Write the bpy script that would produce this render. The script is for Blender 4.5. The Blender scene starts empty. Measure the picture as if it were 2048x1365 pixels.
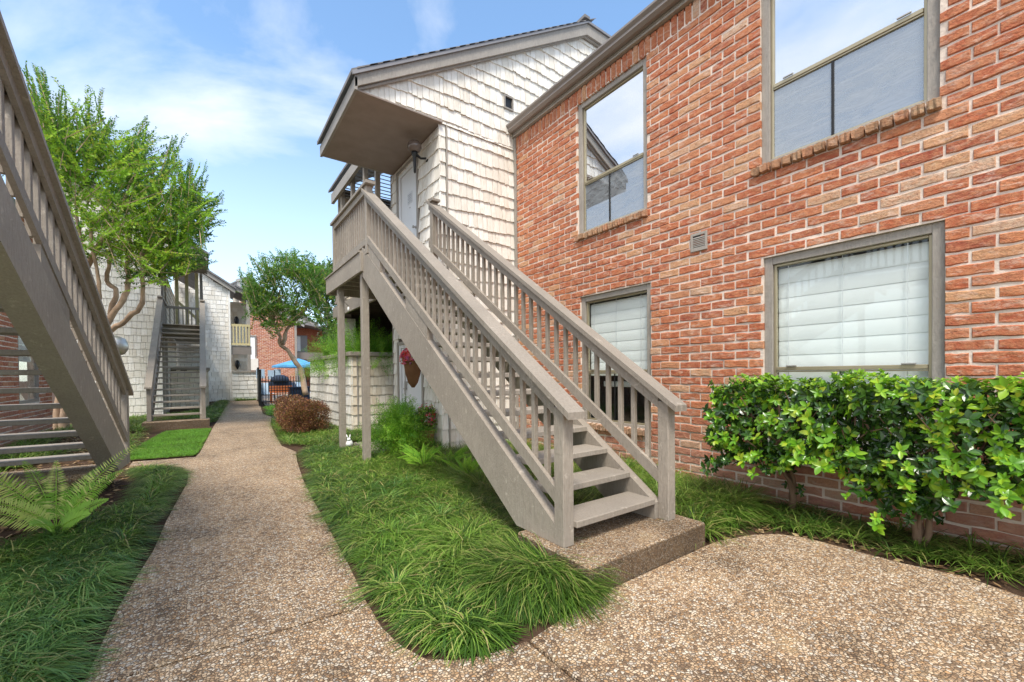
import bpy, bmesh, math, random
import numpy as np
from mathutils import Vector, Matrix
random.seed(7)
RNG = np.random.default_rng(11)
scene = bpy.context.scene
COL = scene.collection

# ------------------------------------------------------------------ camera
CAM = np.array([0.0, 0.0, 1.4])
YAW, PITCH, ROLL = math.radians(35.8946), math.radians(-0.7299), math.radians(-0.5595)
FPX, CXP, CYP = 844.09, 1024.0, 759.81          # focal length / principal point in photo pixels
def cam_axes():
    f = np.array([math.sin(YAW)*math.cos(PITCH), math.cos(YAW)*math.cos(PITCH), math.sin(PITCH)])
    r = np.array([math.cos(YAW), -math.sin(YAW), 0.0]); u = np.cross(r, f)
    c, s = math.cos(ROLL), math.sin(ROLL)
    return c*r+s*u, -s*r+c*u, f
CR, CU, CF = cam_axes()
cd = bpy.data.cameras.new('camera'); cam = bpy.data.objects.new('camera', cd); COL.objects.link(cam)
cd.sensor_width = 36.0; cd.lens = FPX/2048*36.0
cd.shift_y = (CYP-682.5)/2048.0
cd.clip_start = 0.05; cd.clip_end = 3000
cam.matrix_world = Matrix(((CR[0], CU[0], -CF[0], CAM[0]), (CR[1], CU[1], -CF[1], CAM[1]), (CR[2], CU[2], -CF[2], CAM[2]), (0, 0, 0, 1)))
scene.camera = cam

# ------------------------------------------------------------------ world + sun + exposure
SUN_EL, SUN_AZ = 60.0, 219.0         # degrees, azimuth clockwise from +Y (high on the left)
w = bpy.data.worlds.new('World'); scene.world = w; w.use_nodes = True
nt = w.node_tree; N = nt.nodes; L = nt.links; N.clear()
out = N.new('ShaderNodeOutputWorld'); bg = N.new('ShaderNodeBackground'); bg.inputs[1].default_value = 0.12
sky = N.new('ShaderNodeTexSky'); sky.sky_type = 'NISHITA'; sky.sun_disc = False
sky.sun_elevation = math.radians(SUN_EL); sky.sun_rotation = math.radians(SUN_AZ)
sky.air_density = 1.0; sky.dust_density = 0.6; sky.ozone_density = 1.4
tc = N.new('ShaderNodeTexCoord')
mp = N.new('ShaderNodeMapping'); mp.inputs['Scale'].default_value = (1.0, 1.0, 2.6); mp.inputs['Location'].default_value = (0.35, 1.9, 0.4); mp.inputs['Rotation'].default_value = (0.0, 0.25, 0.6)
n1 = N.new('ShaderNodeTexNoise'); n1.inputs['Scale'].default_value = 1.5; n1.inputs['Detail'].default_value = 9; n1.inputs['Roughness'].default_value = 0.56; n1.inputs['Distortion'].default_value = 0.5
L.new(tc.outputs['Generated'], mp.inputs[0]); L.new(mp.outputs[0], n1.inputs[0])
# cloud cover: denser over the left half of the sky and towards the horizon, as a real veil of cirrus would lie
def wdot(vec):
    d = N.new('ShaderNodeVectorMath'); d.operation = 'DOT_PRODUCT'; d.inputs[1].default_value = vec
    L.new(tc.outputs['Generated'], d.inputs[0]); return d.outputs['Value']
def wmath(op, a, b=None, clamp=False):
    m = N.new('ShaderNodeMath'); m.operation = op; m.use_clamp = clamp
    for i, v in enumerate((a, b)):
        if v is None: continue
        if isinstance(v, (int, float)): m.inputs[i].default_value = v
        else: L.new(v, m.inputs[i])
    return m.outputs[0]
west = wdot((-0.86, -0.50, 0.0))
cov = wmath('ADD', wmath('MULTIPLY', west, 0.28), n1.outputs['Fac'])
rp = N.new('ShaderNodeValToRGB'); rp.color_ramp.elements[0].position = 0.41; rp.color_ramp.elements[0].color = (0, 0, 0, 1)
rp.color_ramp.elements[1].position = 0.74; rp.color_ramp.elements[1].color = (1, 1, 1, 1)
L.new(cov, rp.inputs[0])
sep = N.new('ShaderNodeSeparateXYZ'); L.new(tc.outputs['Generated'], sep.inputs[0])
hz = N.new('ShaderNodeMapRange'); hz.inputs[1].default_value = 0.0; hz.inputs[2].default_value = 0.55; hz.inputs[3].default_value = 0.50; hz.inputs[4].default_value = 0.0
L.new(sep.outputs['Z'], hz.inputs[0])
cl = wmath('MAXIMUM', rp.outputs['Color'], hz.outputs[0])
cl = wmath('MULTIPLY', cl, 0.88, True)
mx = N.new('ShaderNodeMix'); mx.data_type = 'RGBA'; L.new(cl, mx.inputs['Factor'])
gm = N.new('ShaderNodeMix'); gm.data_type = 'RGBA'; gm.blend_type = 'MULTIPLY'; gm.inputs['Factor'].default_value = 1.0
L.new(sky.outputs[0], gm.inputs['A']); gm.inputs['B'].default_value = (1.45, 1.62, 1.62, 1)
L.new(gm.outputs['Result'], mx.inputs['A']); mx.inputs['B'].default_value = (7.0, 7.0, 7.0, 1)
L.new(mx.outputs['Result'], bg.inputs[0]); L.new(bg.outputs[0], out.inputs[0])

sd = bpy.data.lights.new('sun', 'SUN'); sun = bpy.data.objects.new('sun', sd); COL.objects.link(sun)
sd.energy = 2.5; sd.angle = math.radians(16); sd.color = (1.0, 0.93, 0.82)
az, el = math.radians(SUN_AZ), math.radians(SUN_EL)
sdir = Vector((math.sin(az)*math.cos(el), math.cos(az)*math.cos(el), math.sin(el)))
sun.rotation_euler = sdir.to_track_quat('Z', 'Y').to_euler(); sun.location = (0, 0, 30)
scene.view_settings.view_transform = 'Standard'
try: scene.view_settings.look = 'None'
except Exception: pass
scene.view_settings.exposure = 0.80; scene.view_settings.gamma = 1.0
scene.view_settings.use_curve_mapping = False
scene.render.engine = 'CYCLES'
scene.cycles.max_bounces = 8; scene.cycles.transparent_max_bounces = 12

# ------------------------------------------------------------------ helpers
def ray(px, py):
    return CR*((px-CXP)/FPX) + CU*(-(py-CYP)/FPX) + CF
def at_depth(px, py, depth):                 # a photo pixel at a distance along the view axis
    return CAM + ray(px, py)*depth
def at_y(px, py, Y):
    r = ray(px, py); return CAM + r*((Y-CAM[1])/r[1])
def at_x(px, py, X):
    r = ray(px, py); return CAM + r*((X-CAM[0])/r[0])
def at_z(px, py, Z=0.0):
    r = ray(px, py); return CAM + r*((Z-CAM[2])/r[2])
def score(p):                                # how large something at p shows (0 outside the frame)
    q = np.array(p)-CAM; d = q@CF
    if d < 0.2: return 0.0
    x = CXP+FPX*(q@CR)/d; y = CYP-FPX*(q@CU)/d
    if x < -40 or x > 2090 or y < -40 or y > 1400: return 1e-3/(1+np.linalg.norm(q))
    return 1.0/np.linalg.norm(q)

def tag(o, label=None, cat=None, group=None, kind=None):
    if label: o['label'] = label
    if cat: o['category'] = cat
    if group: o['group'] = group
    if kind: o['kind'] = kind
    return o
def empty(name, loc=(0, 0, 0), rz=0.0):
    o = bpy.data.objects.new(name, None); o.empty_display_size = 0.2
    o.location = loc; o.rotation_euler = (0, 0, rz); COL.objects.link(o); return o
def mesh_from(name, verts, faces, mat=None, smooth=False):
    me = bpy.data.meshes.new(name); me.from_pydata([tuple(v) for v in verts], [], faces); me.update()
    if mat: me.materials.append(mat)
    if smooth: me.polygons.foreach_set('use_smooth', [True]*len(me.polygons))
    return me
def link(name, me, parent=None, mat=None):
    o = bpy.data.objects.new(name, me); COL.objects.link(o)
    if parent is not None: o.parent = parent
    return o
class MB:
    def __init__(s): s.v = []; s.f = []
    def add(s, verts, faces):
        b = len(s.v); s.v += [tuple(float(c) for c in v) for v in verts]; s.f += [tuple(b+i for i in f) for f in faces]; return s
    def box(s, x0, x1, y0, y1, z0, z1, c=0.0):
        return s.obox(((x0+x1)/2, (y0+y1)/2, (z0+z1)/2), (1, 0, 0), (0, 1, 0), (0, 0, 1), abs(x1-x0)/2, abs(y1-y0)/2, abs(z1-z0)/2, c)
    def obox(s, ce, ax, ay, az, hx, hy, hz, c=0.0):
        ce = np.array(ce, float); A = [np.array(a, float) for a in (ax, ay, az)]; H = (hx, hy, hz)
        if c <= 0:
            vs = [ce+A[0]*hx*i+A[1]*hy*j+A[2]*hz*k for i in (-1, 1) for j in (-1, 1) for k in (-1, 1)]
            return s.add(vs, [(0, 1, 3, 2), (4, 6, 7, 5), (0, 4, 5, 1), (2, 3, 7, 6), (0, 2, 6, 4), (1, 5, 7, 3)])
        c = min(c, min(H)*0.45); vs = []; idx = {}
        for i in (-1, 1):
            for j in (-1, 1):
                for k in (-1, 1):
                    for a in range(3):
                        h = [H[0]-c, H[1]-c, H[2]-c]; h[a] = H[a]
                        idx[(i, j, k, a)] = len(vs); vs.append(ce+A[0]*h[0]*i+A[1]*h[1]*j+A[2]*h[2]*k)
        fs = []
        cyc = [(-1, -1), (1, -1), (1, 1), (-1, 1)]
        for a in range(3):
            for sgn in (-1, 1):
                q = []
                for (m, n) in cyc:
                    t = [0, 0, 0]; t[a] = sgn; t[(a+1) % 3] = m; t[(a+2) % 3] = n; q.append(idx[(*t, a)])
                fs.append(tuple(q if sgn > 0 else q[::-1]))
        for a in range(3):               # edges along axis a
            b, d = (a+1) % 3, (a+2) % 3
            for m in (-1, 1):
                for n in (-1, 1):
                    t0 = [0, 0, 0]; t1 = [0, 0, 0]; t0[a] = -1; t1[a] = 1; t0[b] = t1[b] = m; t0[d] = t1[d] = n
                    q = [idx[(*t0, b)], idx[(*t1, b)], idx[(*t1, d)], idx[(*t0, d)]]
                    fs.append(tuple(q if m*n < 0 else q[::-1]))
        for i in (-1, 1):
            for j in (-1, 1):
                for k in (-1, 1):
                    q = [idx[(i, j, k, 0)], idx[(i, j, k, 1)], idx[(i, j, k, 2)]]
                    fs.append(tuple(q if i*j*k > 0 else q[::-1]))
        return s.add(vs, fs)
    def beam(s, p0, p1, w, h, up=(0, 0, 1), c=0.0):
        p0 = np.array(p0, float); p1 = np.array(p1, float); d = p1-p0; ln = np.linalg.norm(d); d /= ln
        x = np.cross(np.array(up, float), d); x /= np.linalg.norm(x); u = np.cross(d, x)
        return s.obox((p0+p1)/2, x, d, u, w/2, ln/2, h/2, c)
    def prism(s, poly, axis, a0, a1):
        # extrude a 2-D polygon along a world axis; poly coords fill the other two axes in order
        n = len(poly); vs = []
        for a in (a0, a1):
            for p in poly:
                q = [0, 0, 0]; o = [i for i in range(3) if i != axis]; q[o[0]] = p[0]; q[o[1]] = p[1]; q[axis] = a; vs.append(q)
        fs = [tuple(range(n-1, -1, -1)), tuple(range(n, 2*n))]
        for i in range(n): fs.append((i, (i+1) % n, n+(i+1) % n, n+i))
        return s.add(vs, fs)
    def tube(s, pts, rad, n=8, cap=True):
        pts = [np.array(p, float) for p in pts]; m = len(pts)
        if not hasattr(rad, '__len__'): rad = [rad]*m
        vs = []; ref = np.array([0.31, 0.17, 0.93])
        for i, p in enumerate(pts):
            d = pts[min(i+1, m-1)]-pts[max(i-1, 0)]; d = d/(np.linalg.norm(d)+1e-9)
            x = np.cross(ref, d)
            if np.linalg.norm(x) < 1e-3: x = np.cross((1, 0, 0), d)
            x /= np.linalg.norm(x); y = np.cross(d, x)
            for k in range(n):
                a = 2*math.pi*k/n; vs.append(p+(x*math.cos(a)+y*math.sin(a))*rad[i])
        fs = []
        for i in range(m-1):
            for k in range(n):
                k2 = (k+1) % n; fs.append((i*n+k, i*n+k2, (i+1)*n+k2, (i+1)*n+k))
        if cap: fs += [tuple(range(n-1, -1, -1)), tuple(range((m-1)*n, m*n))]
        return s.add(vs, fs)
    def lathe(s, prof, ce=(0, 0, 0), n=20):
        vs = []; ce = np.array(ce, float)
        for r, z in prof:
            for k in range(n):
                a = 2*math.pi*k/n; vs.append(ce+np.array([r*math.cos(a), r*math.sin(a), z]))
        fs = []
        for i in range(len(prof)-1):
            for k in range(n):
                k2 = (k+1) % n; fs.append((i*n+k, i*n+k2, (i+1)*n+k2, (i+1)*n+k))
        fs += [tuple(range(n-1, -1, -1)), tuple(range((len(prof)-1)*n, len(prof)*n))]
        return s.add(vs, fs)
    def build(s, name, mat, parent=None, smooth=False, fix=True):
        me = mesh_from(name, s.v, s.f, mat, smooth)
        if fix:
            bm = bmesh.new(); bm.from_mesh(me); bmesh.ops.recalc_face_normals(bm, faces=bm.faces[:]); bm.to_mesh(me); bm.free()
        return link(name, me, parent)

# ------------------------------------------------------------------ materials
def newmat(name):
    m = bpy.data.materials.new(name); m.use_nodes = True; t = m.node_tree; t.nodes.clear()
    o = t.nodes.new('ShaderNodeOutputMaterial'); p = t.nodes.new('ShaderNodeBsdfPrincipled'); t.links.new(p.outputs[0], o.inputs[0])
    return m, t, p, o
class NT:
    """small helper round a node tree"""
    def __init__(s, t): s.t = t; s.pos = None
    def n(s, k, **kw):
        x = s.t.nodes.new(k)
        for a, b in kw.items(): setattr(x, a, b)
        return x
    def l(s, a, b): s.t.links.new(a, b)
    def setin(s, node, i, v):
        if isinstance(v, bpy.types.NodeSocket): s.l(v, node.inputs[i])
        elif v is not None: node.inputs[i].default_value = v
    def P(s):
        if s.pos is None: s.pos = s.n('ShaderNodeNewGeometry').outputs['Position']
        return s.pos
    def map(s, scale=(1, 1, 1), rot=(0, 0, 0), src=None, loc=(0, 0, 0)):
        m = s.n('ShaderNodeMapping'); s.l(src or s.P(), m.inputs[0]); m.inputs['Scale'].default_value = scale; m.inputs['Rotation'].default_value = rot; m.inputs['Location'].default_value = loc
        return m.outputs[0]
    def noise(s, vec=None, scale=5, detail=4, rough=0.55, dist=0.0):
        x = s.n('ShaderNodeTexNoise'); s.l(vec or s.P(), x.inputs['Vector'])
        x.inputs['Scale'].default_value = scale; x.inputs['Detail'].default_value = detail; x.inputs['Roughness'].default_value = rough; x.inputs['Distortion'].default_value = dist
        return x.outputs['Fac']
    def ramp(s, fac, stops, interp='LINEAR'):
        x = s.n('ShaderNodeValToRGB'); s.l(fac, x.inputs[0]); cr = x.color_ramp; cr.interpolation = interp
        while len(cr.elements) < len(stops): cr.elements.new(0.5)
        for e, (p, c) in zip(cr.elements, stops):
            e.position = p; e.color = (c, c, c, 1) if isinstance(c, (int, float)) else (*c, 1)
        return x.outputs['Color']
    def mix(s, f, a, b, blend='MIX'):
        x = s.n('ShaderNodeMix', data_type='RGBA', blend_type=blend)
        s.setin(x, 'Factor', f)
        for k, v in (('A', a), ('B', b)):
            if isinstance(v, bpy.types.NodeSocket): s.l(v, x.inputs[k])
            else: x.inputs[k].default_value = (*v, 1) if len(v) == 3 else v
        return x.outputs['Result']
    def math(s, op, a, b=None, clamp=False):
        x = s.n('ShaderNodeMath', operation=op, use_clamp=clamp); s.setin(x, 0, a)
        if b is not None: s.setin(x, 1, b)
        return x.outputs[0]
    def rnd(s):
        """a number per piece: object random plus the per-piece 'tone' attribute"""
        oi = s.n('ShaderNodeObjectInfo').outputs['Random']; a = s.n('ShaderNodeAttribute'); a.attribute_name = 'tone'
        return s.math('FRACT', s.math('ADD', oi, a.outputs['Fac']))
    def tone(s):
        a = s.n('ShaderNodeAttribute'); a.attribute_name = 'tone'; return a.outputs['Fac']
    def bump(s, h, strength=0.3, dist=0.01, normal=None):
        b = s.n('ShaderNodeBump'); b.inputs['Strength'].default_value = strength; b.inputs['Distance'].default_value = dist; s.l(h, b.inputs['Height'])
        if normal: s.l(normal, b.inputs['Normal'])
        return b.outputs[0]

def m_paint(name, base, chip=0.5, rough=0.62):
    m, t, p, o = newmat(name); h = NT(t)
    g1 = h.noise(h.map((9, 9, 1.6)), 7, 6, 0.6)
    g2 = h.noise(None, 1.7, 4, 0.6); g3 = h.noise(None, 42, 3, 0.6); g4 = h.noise(None, 9, 5, 0.7)
    b = base
    c = h.mix(h.ramp(g2, [(0.3, 0.0), (0.7, 1.0)]), tuple(x*0.86 for x in b), tuple(min(1, x*1.1) for x in b))
    c = h.mix(h.math('MULTIPLY', h.ramp(g1, [(0.45, 0.0), (0.60, 1.0)]), 0.34), c, tuple(x*0.62 for x in b))
    spots = h.math('MULTIPLY', h.ramp(g4, [(0.62, 0.0), (0.66, 1.0)]), chip)
    c = h.mix(spots, c, tuple(min(1, x*1.45+0.02) for x in b))
    dark = h.math('MULTIPLY', h.ramp(g3, [(0.68, 0.0), (0.72, 1.0)]), chip*0.8)
    c = h.mix(dark, c, tuple(x*0.45 for x in b))
    r = h.rnd(); hv = h.n('ShaderNodeHueSaturation'); h.l(c, hv.inputs['Color']); h.l(h.ramp(r, [(0.0, 0.9), (1.0, 1.08)]), hv.inputs['Value'])
    h.l(hv.outputs[0], p.inputs['Base Color']); p.inputs['Roughness'].default_value = rough; p.inputs['Specular IOR Level'].default_value = 0.35
    bb = h.math('ADD', h.math('MULTIPLY', g1, 1.0), h.math('MULTIPLY', g3, 0.5))
    h.l(h.bump(bb, 0.7, 0.009), p.inputs['Normal'])
    return m
def m_plain(name, col, rough=0.6, metal=0.0, bump=0.0, var=0.08, spec=0.5):
    m, t, p, o = newmat(name); h = NT(t)
    g = h.noise(None, 3.1, 4, 0.6); g2 = h.noise(None, 60, 3, 0.6)
    c = h.mix(h.ramp(g, [(0.3, 0.0), (0.7, 1.0)]), tuple(x*(1-var) for x in col), tuple(min(1, x*(1+var)) for x in col))
    h.l(c, p.inputs['Base Color']); p.inputs['Roughness'].default_value = rough; p.inputs['Metallic'].default_value = metal; p.inputs['Specular IOR Level'].default_value = spec
    if bump: h.l(h.bump(g2, bump, 0.004), p.inputs['Normal'])
    return m
def m_brick(name, stops, smear=0.5, mossy=0.0):
    m, t, p, o = newmat(name); h = NT(t)
    r = h.rnd()
    c = h.ramp(r, stops)
    g = h.noise(h.map((14, 14, 26)), 1.0, 6, 0.65); g2 = h.noise(None, 55, 4, 0.7); g3 = h.noise(None, 2.3, 3, 0.5); g4 = h.noise(h.map((6, 6, 16)), 1.3, 5, 0.7, 0.6)
    g5 = h.noise(h.map((22, 22, 40)), 1.0, 5, 0.7, 0.8)
    c = h.mix(h.math('MULTIPLY', h.ramp(g, [(0.40, 0.0), (0.60, 1.0)]), 0.55), c, (0.66, 0.31, 0.16))
    c = h.mix(h.math('MULTIPLY', h.ramp(g2, [(0.5, 0.0), (0.72, 1.0)]), 0.55), c, (0.22, 0.065, 0.04))
    c = h.mix(h.math('MULTIPLY', h.ramp(g5, [(0.56, 0.0), (0.66, 1.0)]), 0.6), c, (0.30, 0.085, 0.05))
    c = h.mix(h.math('MULTIPLY', h.ramp(g4, [(0.52, 0.0), (0.68, 1.0)]), smear), c, (0.76, 0.58, 0.47))
    c = h.mix(h.math('MULTIPLY', h.ramp(g3, [(0.45, 0.0), (0.8, 1.0)]), 0.15), c, (0.20, 0.11, 0.08))
    # rain splash and lime bloom on the lowest courses (a stain that stays put)
    sx = h.n('ShaderNodeSeparateXYZ'); h.l(h.P(), sx.inputs[0])
    low = h.n('ShaderNodeMapRange'); low.inputs[1].default_value = 0.95; low.inputs[2].default_value = 0.25; low.inputs[3].default_value = 0; low.inputs[4].default_value = 0.45; low.clamp = True
    h.l(sx.outputs['Z'], low.inputs[0]); c = h.mix(h.math('MULTIPLY', low.outputs[0], h.ramp(g3, [(0.3, 0.3), (0.6, 1.0)])), c, (0.42, 0.29, 0.24))
    if mossy: c = h.mix(h.math('MULTIPLY', h.ramp(g, [(0.35, 0.2), (0.7, 1.0)]), mossy), c, (0.16, 0.13, 0.07))
    h.l(c, p.inputs['Base Color']); p.inputs['Roughness'].default_value = 0.85; p.inputs['Specular IOR Level'].default_value = 0.25
    hh = h.math('ADD', h.math('MULTIPLY', g2, 0.6), h.math('MULTIPLY', g, 0.9))
    h.l(h.bump(hh, 1.0, 0.018), p.inputs['Normal'])
    return m
def m_mortar(name, col):
    m, t, p, o = newmat(name); h = NT(t)
    g = h.noise(None, 38, 5, 0.7); g2 = h.noise(None, 4, 4, 0.6)
    c = h.mix(h.ramp(g2, [(0.3, 0.0), (0.7, 1.0)]), tuple(x*0.8 for x in col), tuple(min(1, x*1.08) for x in col))
    c = h.mix(h.math('MULTIPLY', h.ramp(g, [(0.55, 0.0), (0.75, 1.0)]), 0.35), c, tuple(x*0.55 for x in col))
    h.l(c, p.inputs['Base Color']); p.inputs['Roughness'].default_value = 0.95; p.inputs['Specular IOR Level'].default_value = 0.1
    h.l(h.bump(g, 0.9, 0.01), p.inputs['Normal']); return m
def m_shake(name, lo, hi, tinge, amt=0.55):
    m, t, p, o = newmat(name); h = NT(t)
    r = h.rnd(); base = h.ramp(r, [(0.0, lo), (0.5, tuple((a+b)/2 for a, b in zip(lo, hi))), (1.0, hi)])
    gr = h.noise(h.map((60, 60, 2.2)), 1.0, 5, 0.6); g2 = h.noise(h.map((3, 3, 1.2)), 1.6, 5, 0.65, 0.4); gf = h.noise(h.map((130, 130, 5)), 1.0, 3, 0.6)
    c = h.mix(h.math('MULTIPLY', h.ramp(gr, [(0.5, 0.0), (0.68, 1.0)]), 0.30), base, tinge)
    c = h.mix(h.math('MULTIPLY', h.ramp(g2, [(0.5, 0.0), (0.72, 1.0)]), amt), c, tuple(0.55*a+0.45*b for a, b in zip(tinge, lo)))
    h.l(c, p.inputs['Base Color']); p.inputs['Roughness'].default_value = 0.85; p.inputs['Specular IOR Level'].default_value = 0.2
    h.l(h.bump(h.math('ADD', gr, h.math('MULTIPLY', gf, 0.5)), 0.75, 0.008), p.inputs['Normal']); return m
def m_aggregate(name, dark=1.0, scale=62, tinge=False):
    m, t, p, o = newmat(name); h = NT(t)
    wv = h.noise(None, 30, 2, 0.5)
    vm = h.n('ShaderNodeVectorMath', operation='ADD'); h.l(h.P(), vm.inputs[0])
    sc = h.n('ShaderNodeVectorMath', operation='SCALE'); sc.inputs['Scale'].default_value = 0.010
    nc = h.n('ShaderNodeTexNoise'); h.l(h.P(), nc.inputs['Vector']); nc.inputs['Scale'].default_value = 45; h.l(nc.outputs['Color'], sc.inputs[0]); h.l(sc.outputs[0], vm.inputs[1])
    v = h.n('ShaderNodeTexVoronoi', feature='F1'); v.inputs['Scale'].default_value = scale; v.inputs['Randomness'].default_value = 0.95; h.l(vm.outputs[0], v.inputs['Vector'])
    ve = h.n('ShaderNodeTexVoronoi', feature='DISTANCE_TO_EDGE'); ve.inputs['Scale'].default_value = scale; ve.inputs['Randomness'].default_value = 0.95; h.l(vm.outputs[0], ve.inputs['Vector'])
    sp = h.n('ShaderNodeSeparateColor'); h.l(v.outputs['Color'], sp.inputs[0])
    peb = h.ramp(sp.outputs[0], [(0.0, (0.18, 0.115, 0.07)), (0.22, (0.40, 0.255, 0.145)), (0.45, (0.61, 0.42, 0.25)), (0.66, (0.74, 0.55, 0.36)), (0.86, (0.84, 0.72, 0.56)), (1.0, (0.50, 0.43, 0.36))])
    peb = h.mix(h.math('MULTIPLY', h.ramp(sp.outputs[1], [(0.8, 0.0), (0.9, 1.0)]), 0.55), peb, (0.56, 0.30, 0.12))
    big = h.noise(None, 0.9, 5, 0.6); big2 = h.noise(None, 3.5, 5, 0.65)
    grout = h.mix(h.ramp(big, [(0.35, 0.0), (0.65, 1.0)]), (0.125, 0.085, 0.055), (0.27, 0.195, 0.13))
    c = h.mix(h.ramp(ve.outputs['Distance'], [(0.035, 0.0), (0.13, 1.0)]), grout, peb)
    hv = h.n('ShaderNodeHueSaturation'); h.l(c, hv.inputs['Color']); h.l(h.ramp(h.math('ADD', h.math('MULTIPLY', big, 0.6), h.math('MULTIPLY', big2, 0.4)), [(0.36, 0.58*dark), (0.47, 0.86*dark), (0.64, 1.02*dark)]), hv.inputs['Value'])
    c = h.mix(h.math('MULTIPLY', h.ramp(big2, [(0.56, 0.0), (0.70, 1.0)]), 0.35), hv.outputs[0], (0.50*dark, 0.36*dark, 0.19*dark))
    if tinge:       # darker brown below the top edge of a step
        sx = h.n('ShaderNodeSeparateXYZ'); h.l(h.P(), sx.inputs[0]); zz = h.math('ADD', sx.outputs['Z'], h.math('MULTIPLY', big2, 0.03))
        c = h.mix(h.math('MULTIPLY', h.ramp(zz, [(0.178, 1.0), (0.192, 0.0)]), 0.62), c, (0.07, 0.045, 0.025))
    h.l(c, p.inputs['Base Color']); p.inputs['Roughness'].default_value = 0.72; p.inputs['Specular IOR Level'].default_value = 0.35
    h.l(h.bump(h.ramp(ve.outputs['Distance'], [(0.0, 0.0), (0.22, 1.0)]), 0.85, 0.006), p.inputs['Normal'])
    return m
def m_leaf(name, stops, rough=0.45, trans=0.35, spec=0.45, var=0.0):
    m, t, p, o = newmat(name); h = NT(t)
    r = h.rnd(); c = h.ramp(r, stops)
    g = h.noise(None, 1.6, 3, 0.5); hv = h.n('ShaderNodeHueSaturation'); h.l(c, hv.inputs['Color']); h.l(h.ramp(g, [(0.3, 0.8*(1+var)), (0.7, 1.18*(1+var))]), hv.inputs['Value']); c = hv.outputs[0]
    h.l(c, p.inputs['Base Color']); p.inputs['Roughness'].default_value = rough; p.inputs['Specular IOR Level'].default_value = spec
    tr = h.n('ShaderNodeBsdfTranslucent'); c2 = h.mix(0.5, c, (0.35, 0.5, 0.06), 'MIX'); h.l(h.mix(0.6, c, c2), tr.inputs['Color'])
    ms = h.n('ShaderNodeMixShader'); ms.inputs[0].default_value = trans; h.l(p.outputs[0], ms.inputs[1]); h.l(tr.outputs[0], ms.inputs[2]); h.l(ms.outputs[0], o.inputs[0])
    return m
def m_glass(name, refl, tint=(0.9, 0.95, 1.0), through=(0.75, 0.82, 0.82), haze=0.0):
    m, t, p, o = newmat(name); h = NT(t); t.nodes.remove(p)
    gl = h.n('ShaderNodeBsdfGlossy'); gl.inputs['Roughness'].default_value = 0.015; gl.inputs['Color'].default_value = (*tint, 1)
    wav = h.noise(None, 1.3, 2, 0.4); h.l(h.bump(wav, 0.10, 0.02), gl.inputs['Normal'])
    tp = h.n('ShaderNodeBsdfTransparent'); tp.inputs['Color'].default_value = (*through, 1)
    lw = h.n('ShaderNodeLayerWeight'); lw.inputs['Blend'].default_value = 0.5
    f = h.math('ADD', h.math('MULTIPLY', h.math('POWER', lw.outputs['Facing'], 4.0), 0.8), refl, True)
    ms = h.n('ShaderNodeMixShader'); h.l(f, ms.inputs[0]); h.l(tp.outputs[0], ms.inputs[1]); h.l(gl.outputs[0], ms.inputs[2])
    last = ms.outputs[0]
    if haze:
        df = h.n('ShaderNodeBsdfDiffuse'); df.inputs['Color'].default_value = (0.50, 0.54, 0.58, 1)
        st = h.noise(h.map((2.0, 2.0, 7.0), (0.3, 0.2, 0.0)), 1.6, 6, 0.6, 1.5)
        m2 = h.n('ShaderNodeMixShader'); h.l(h.math('MULTIPLY', h.ramp(st, [(0.35, 0.45), (0.65, 1.0)]), haze), m2.inputs[0]); h.l(last, m2.inputs[1]); h.l(df.outputs[0], m2.inputs[2]); last = m2.outputs[0]
    h.l(last, o.inputs[0]); return m

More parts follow.
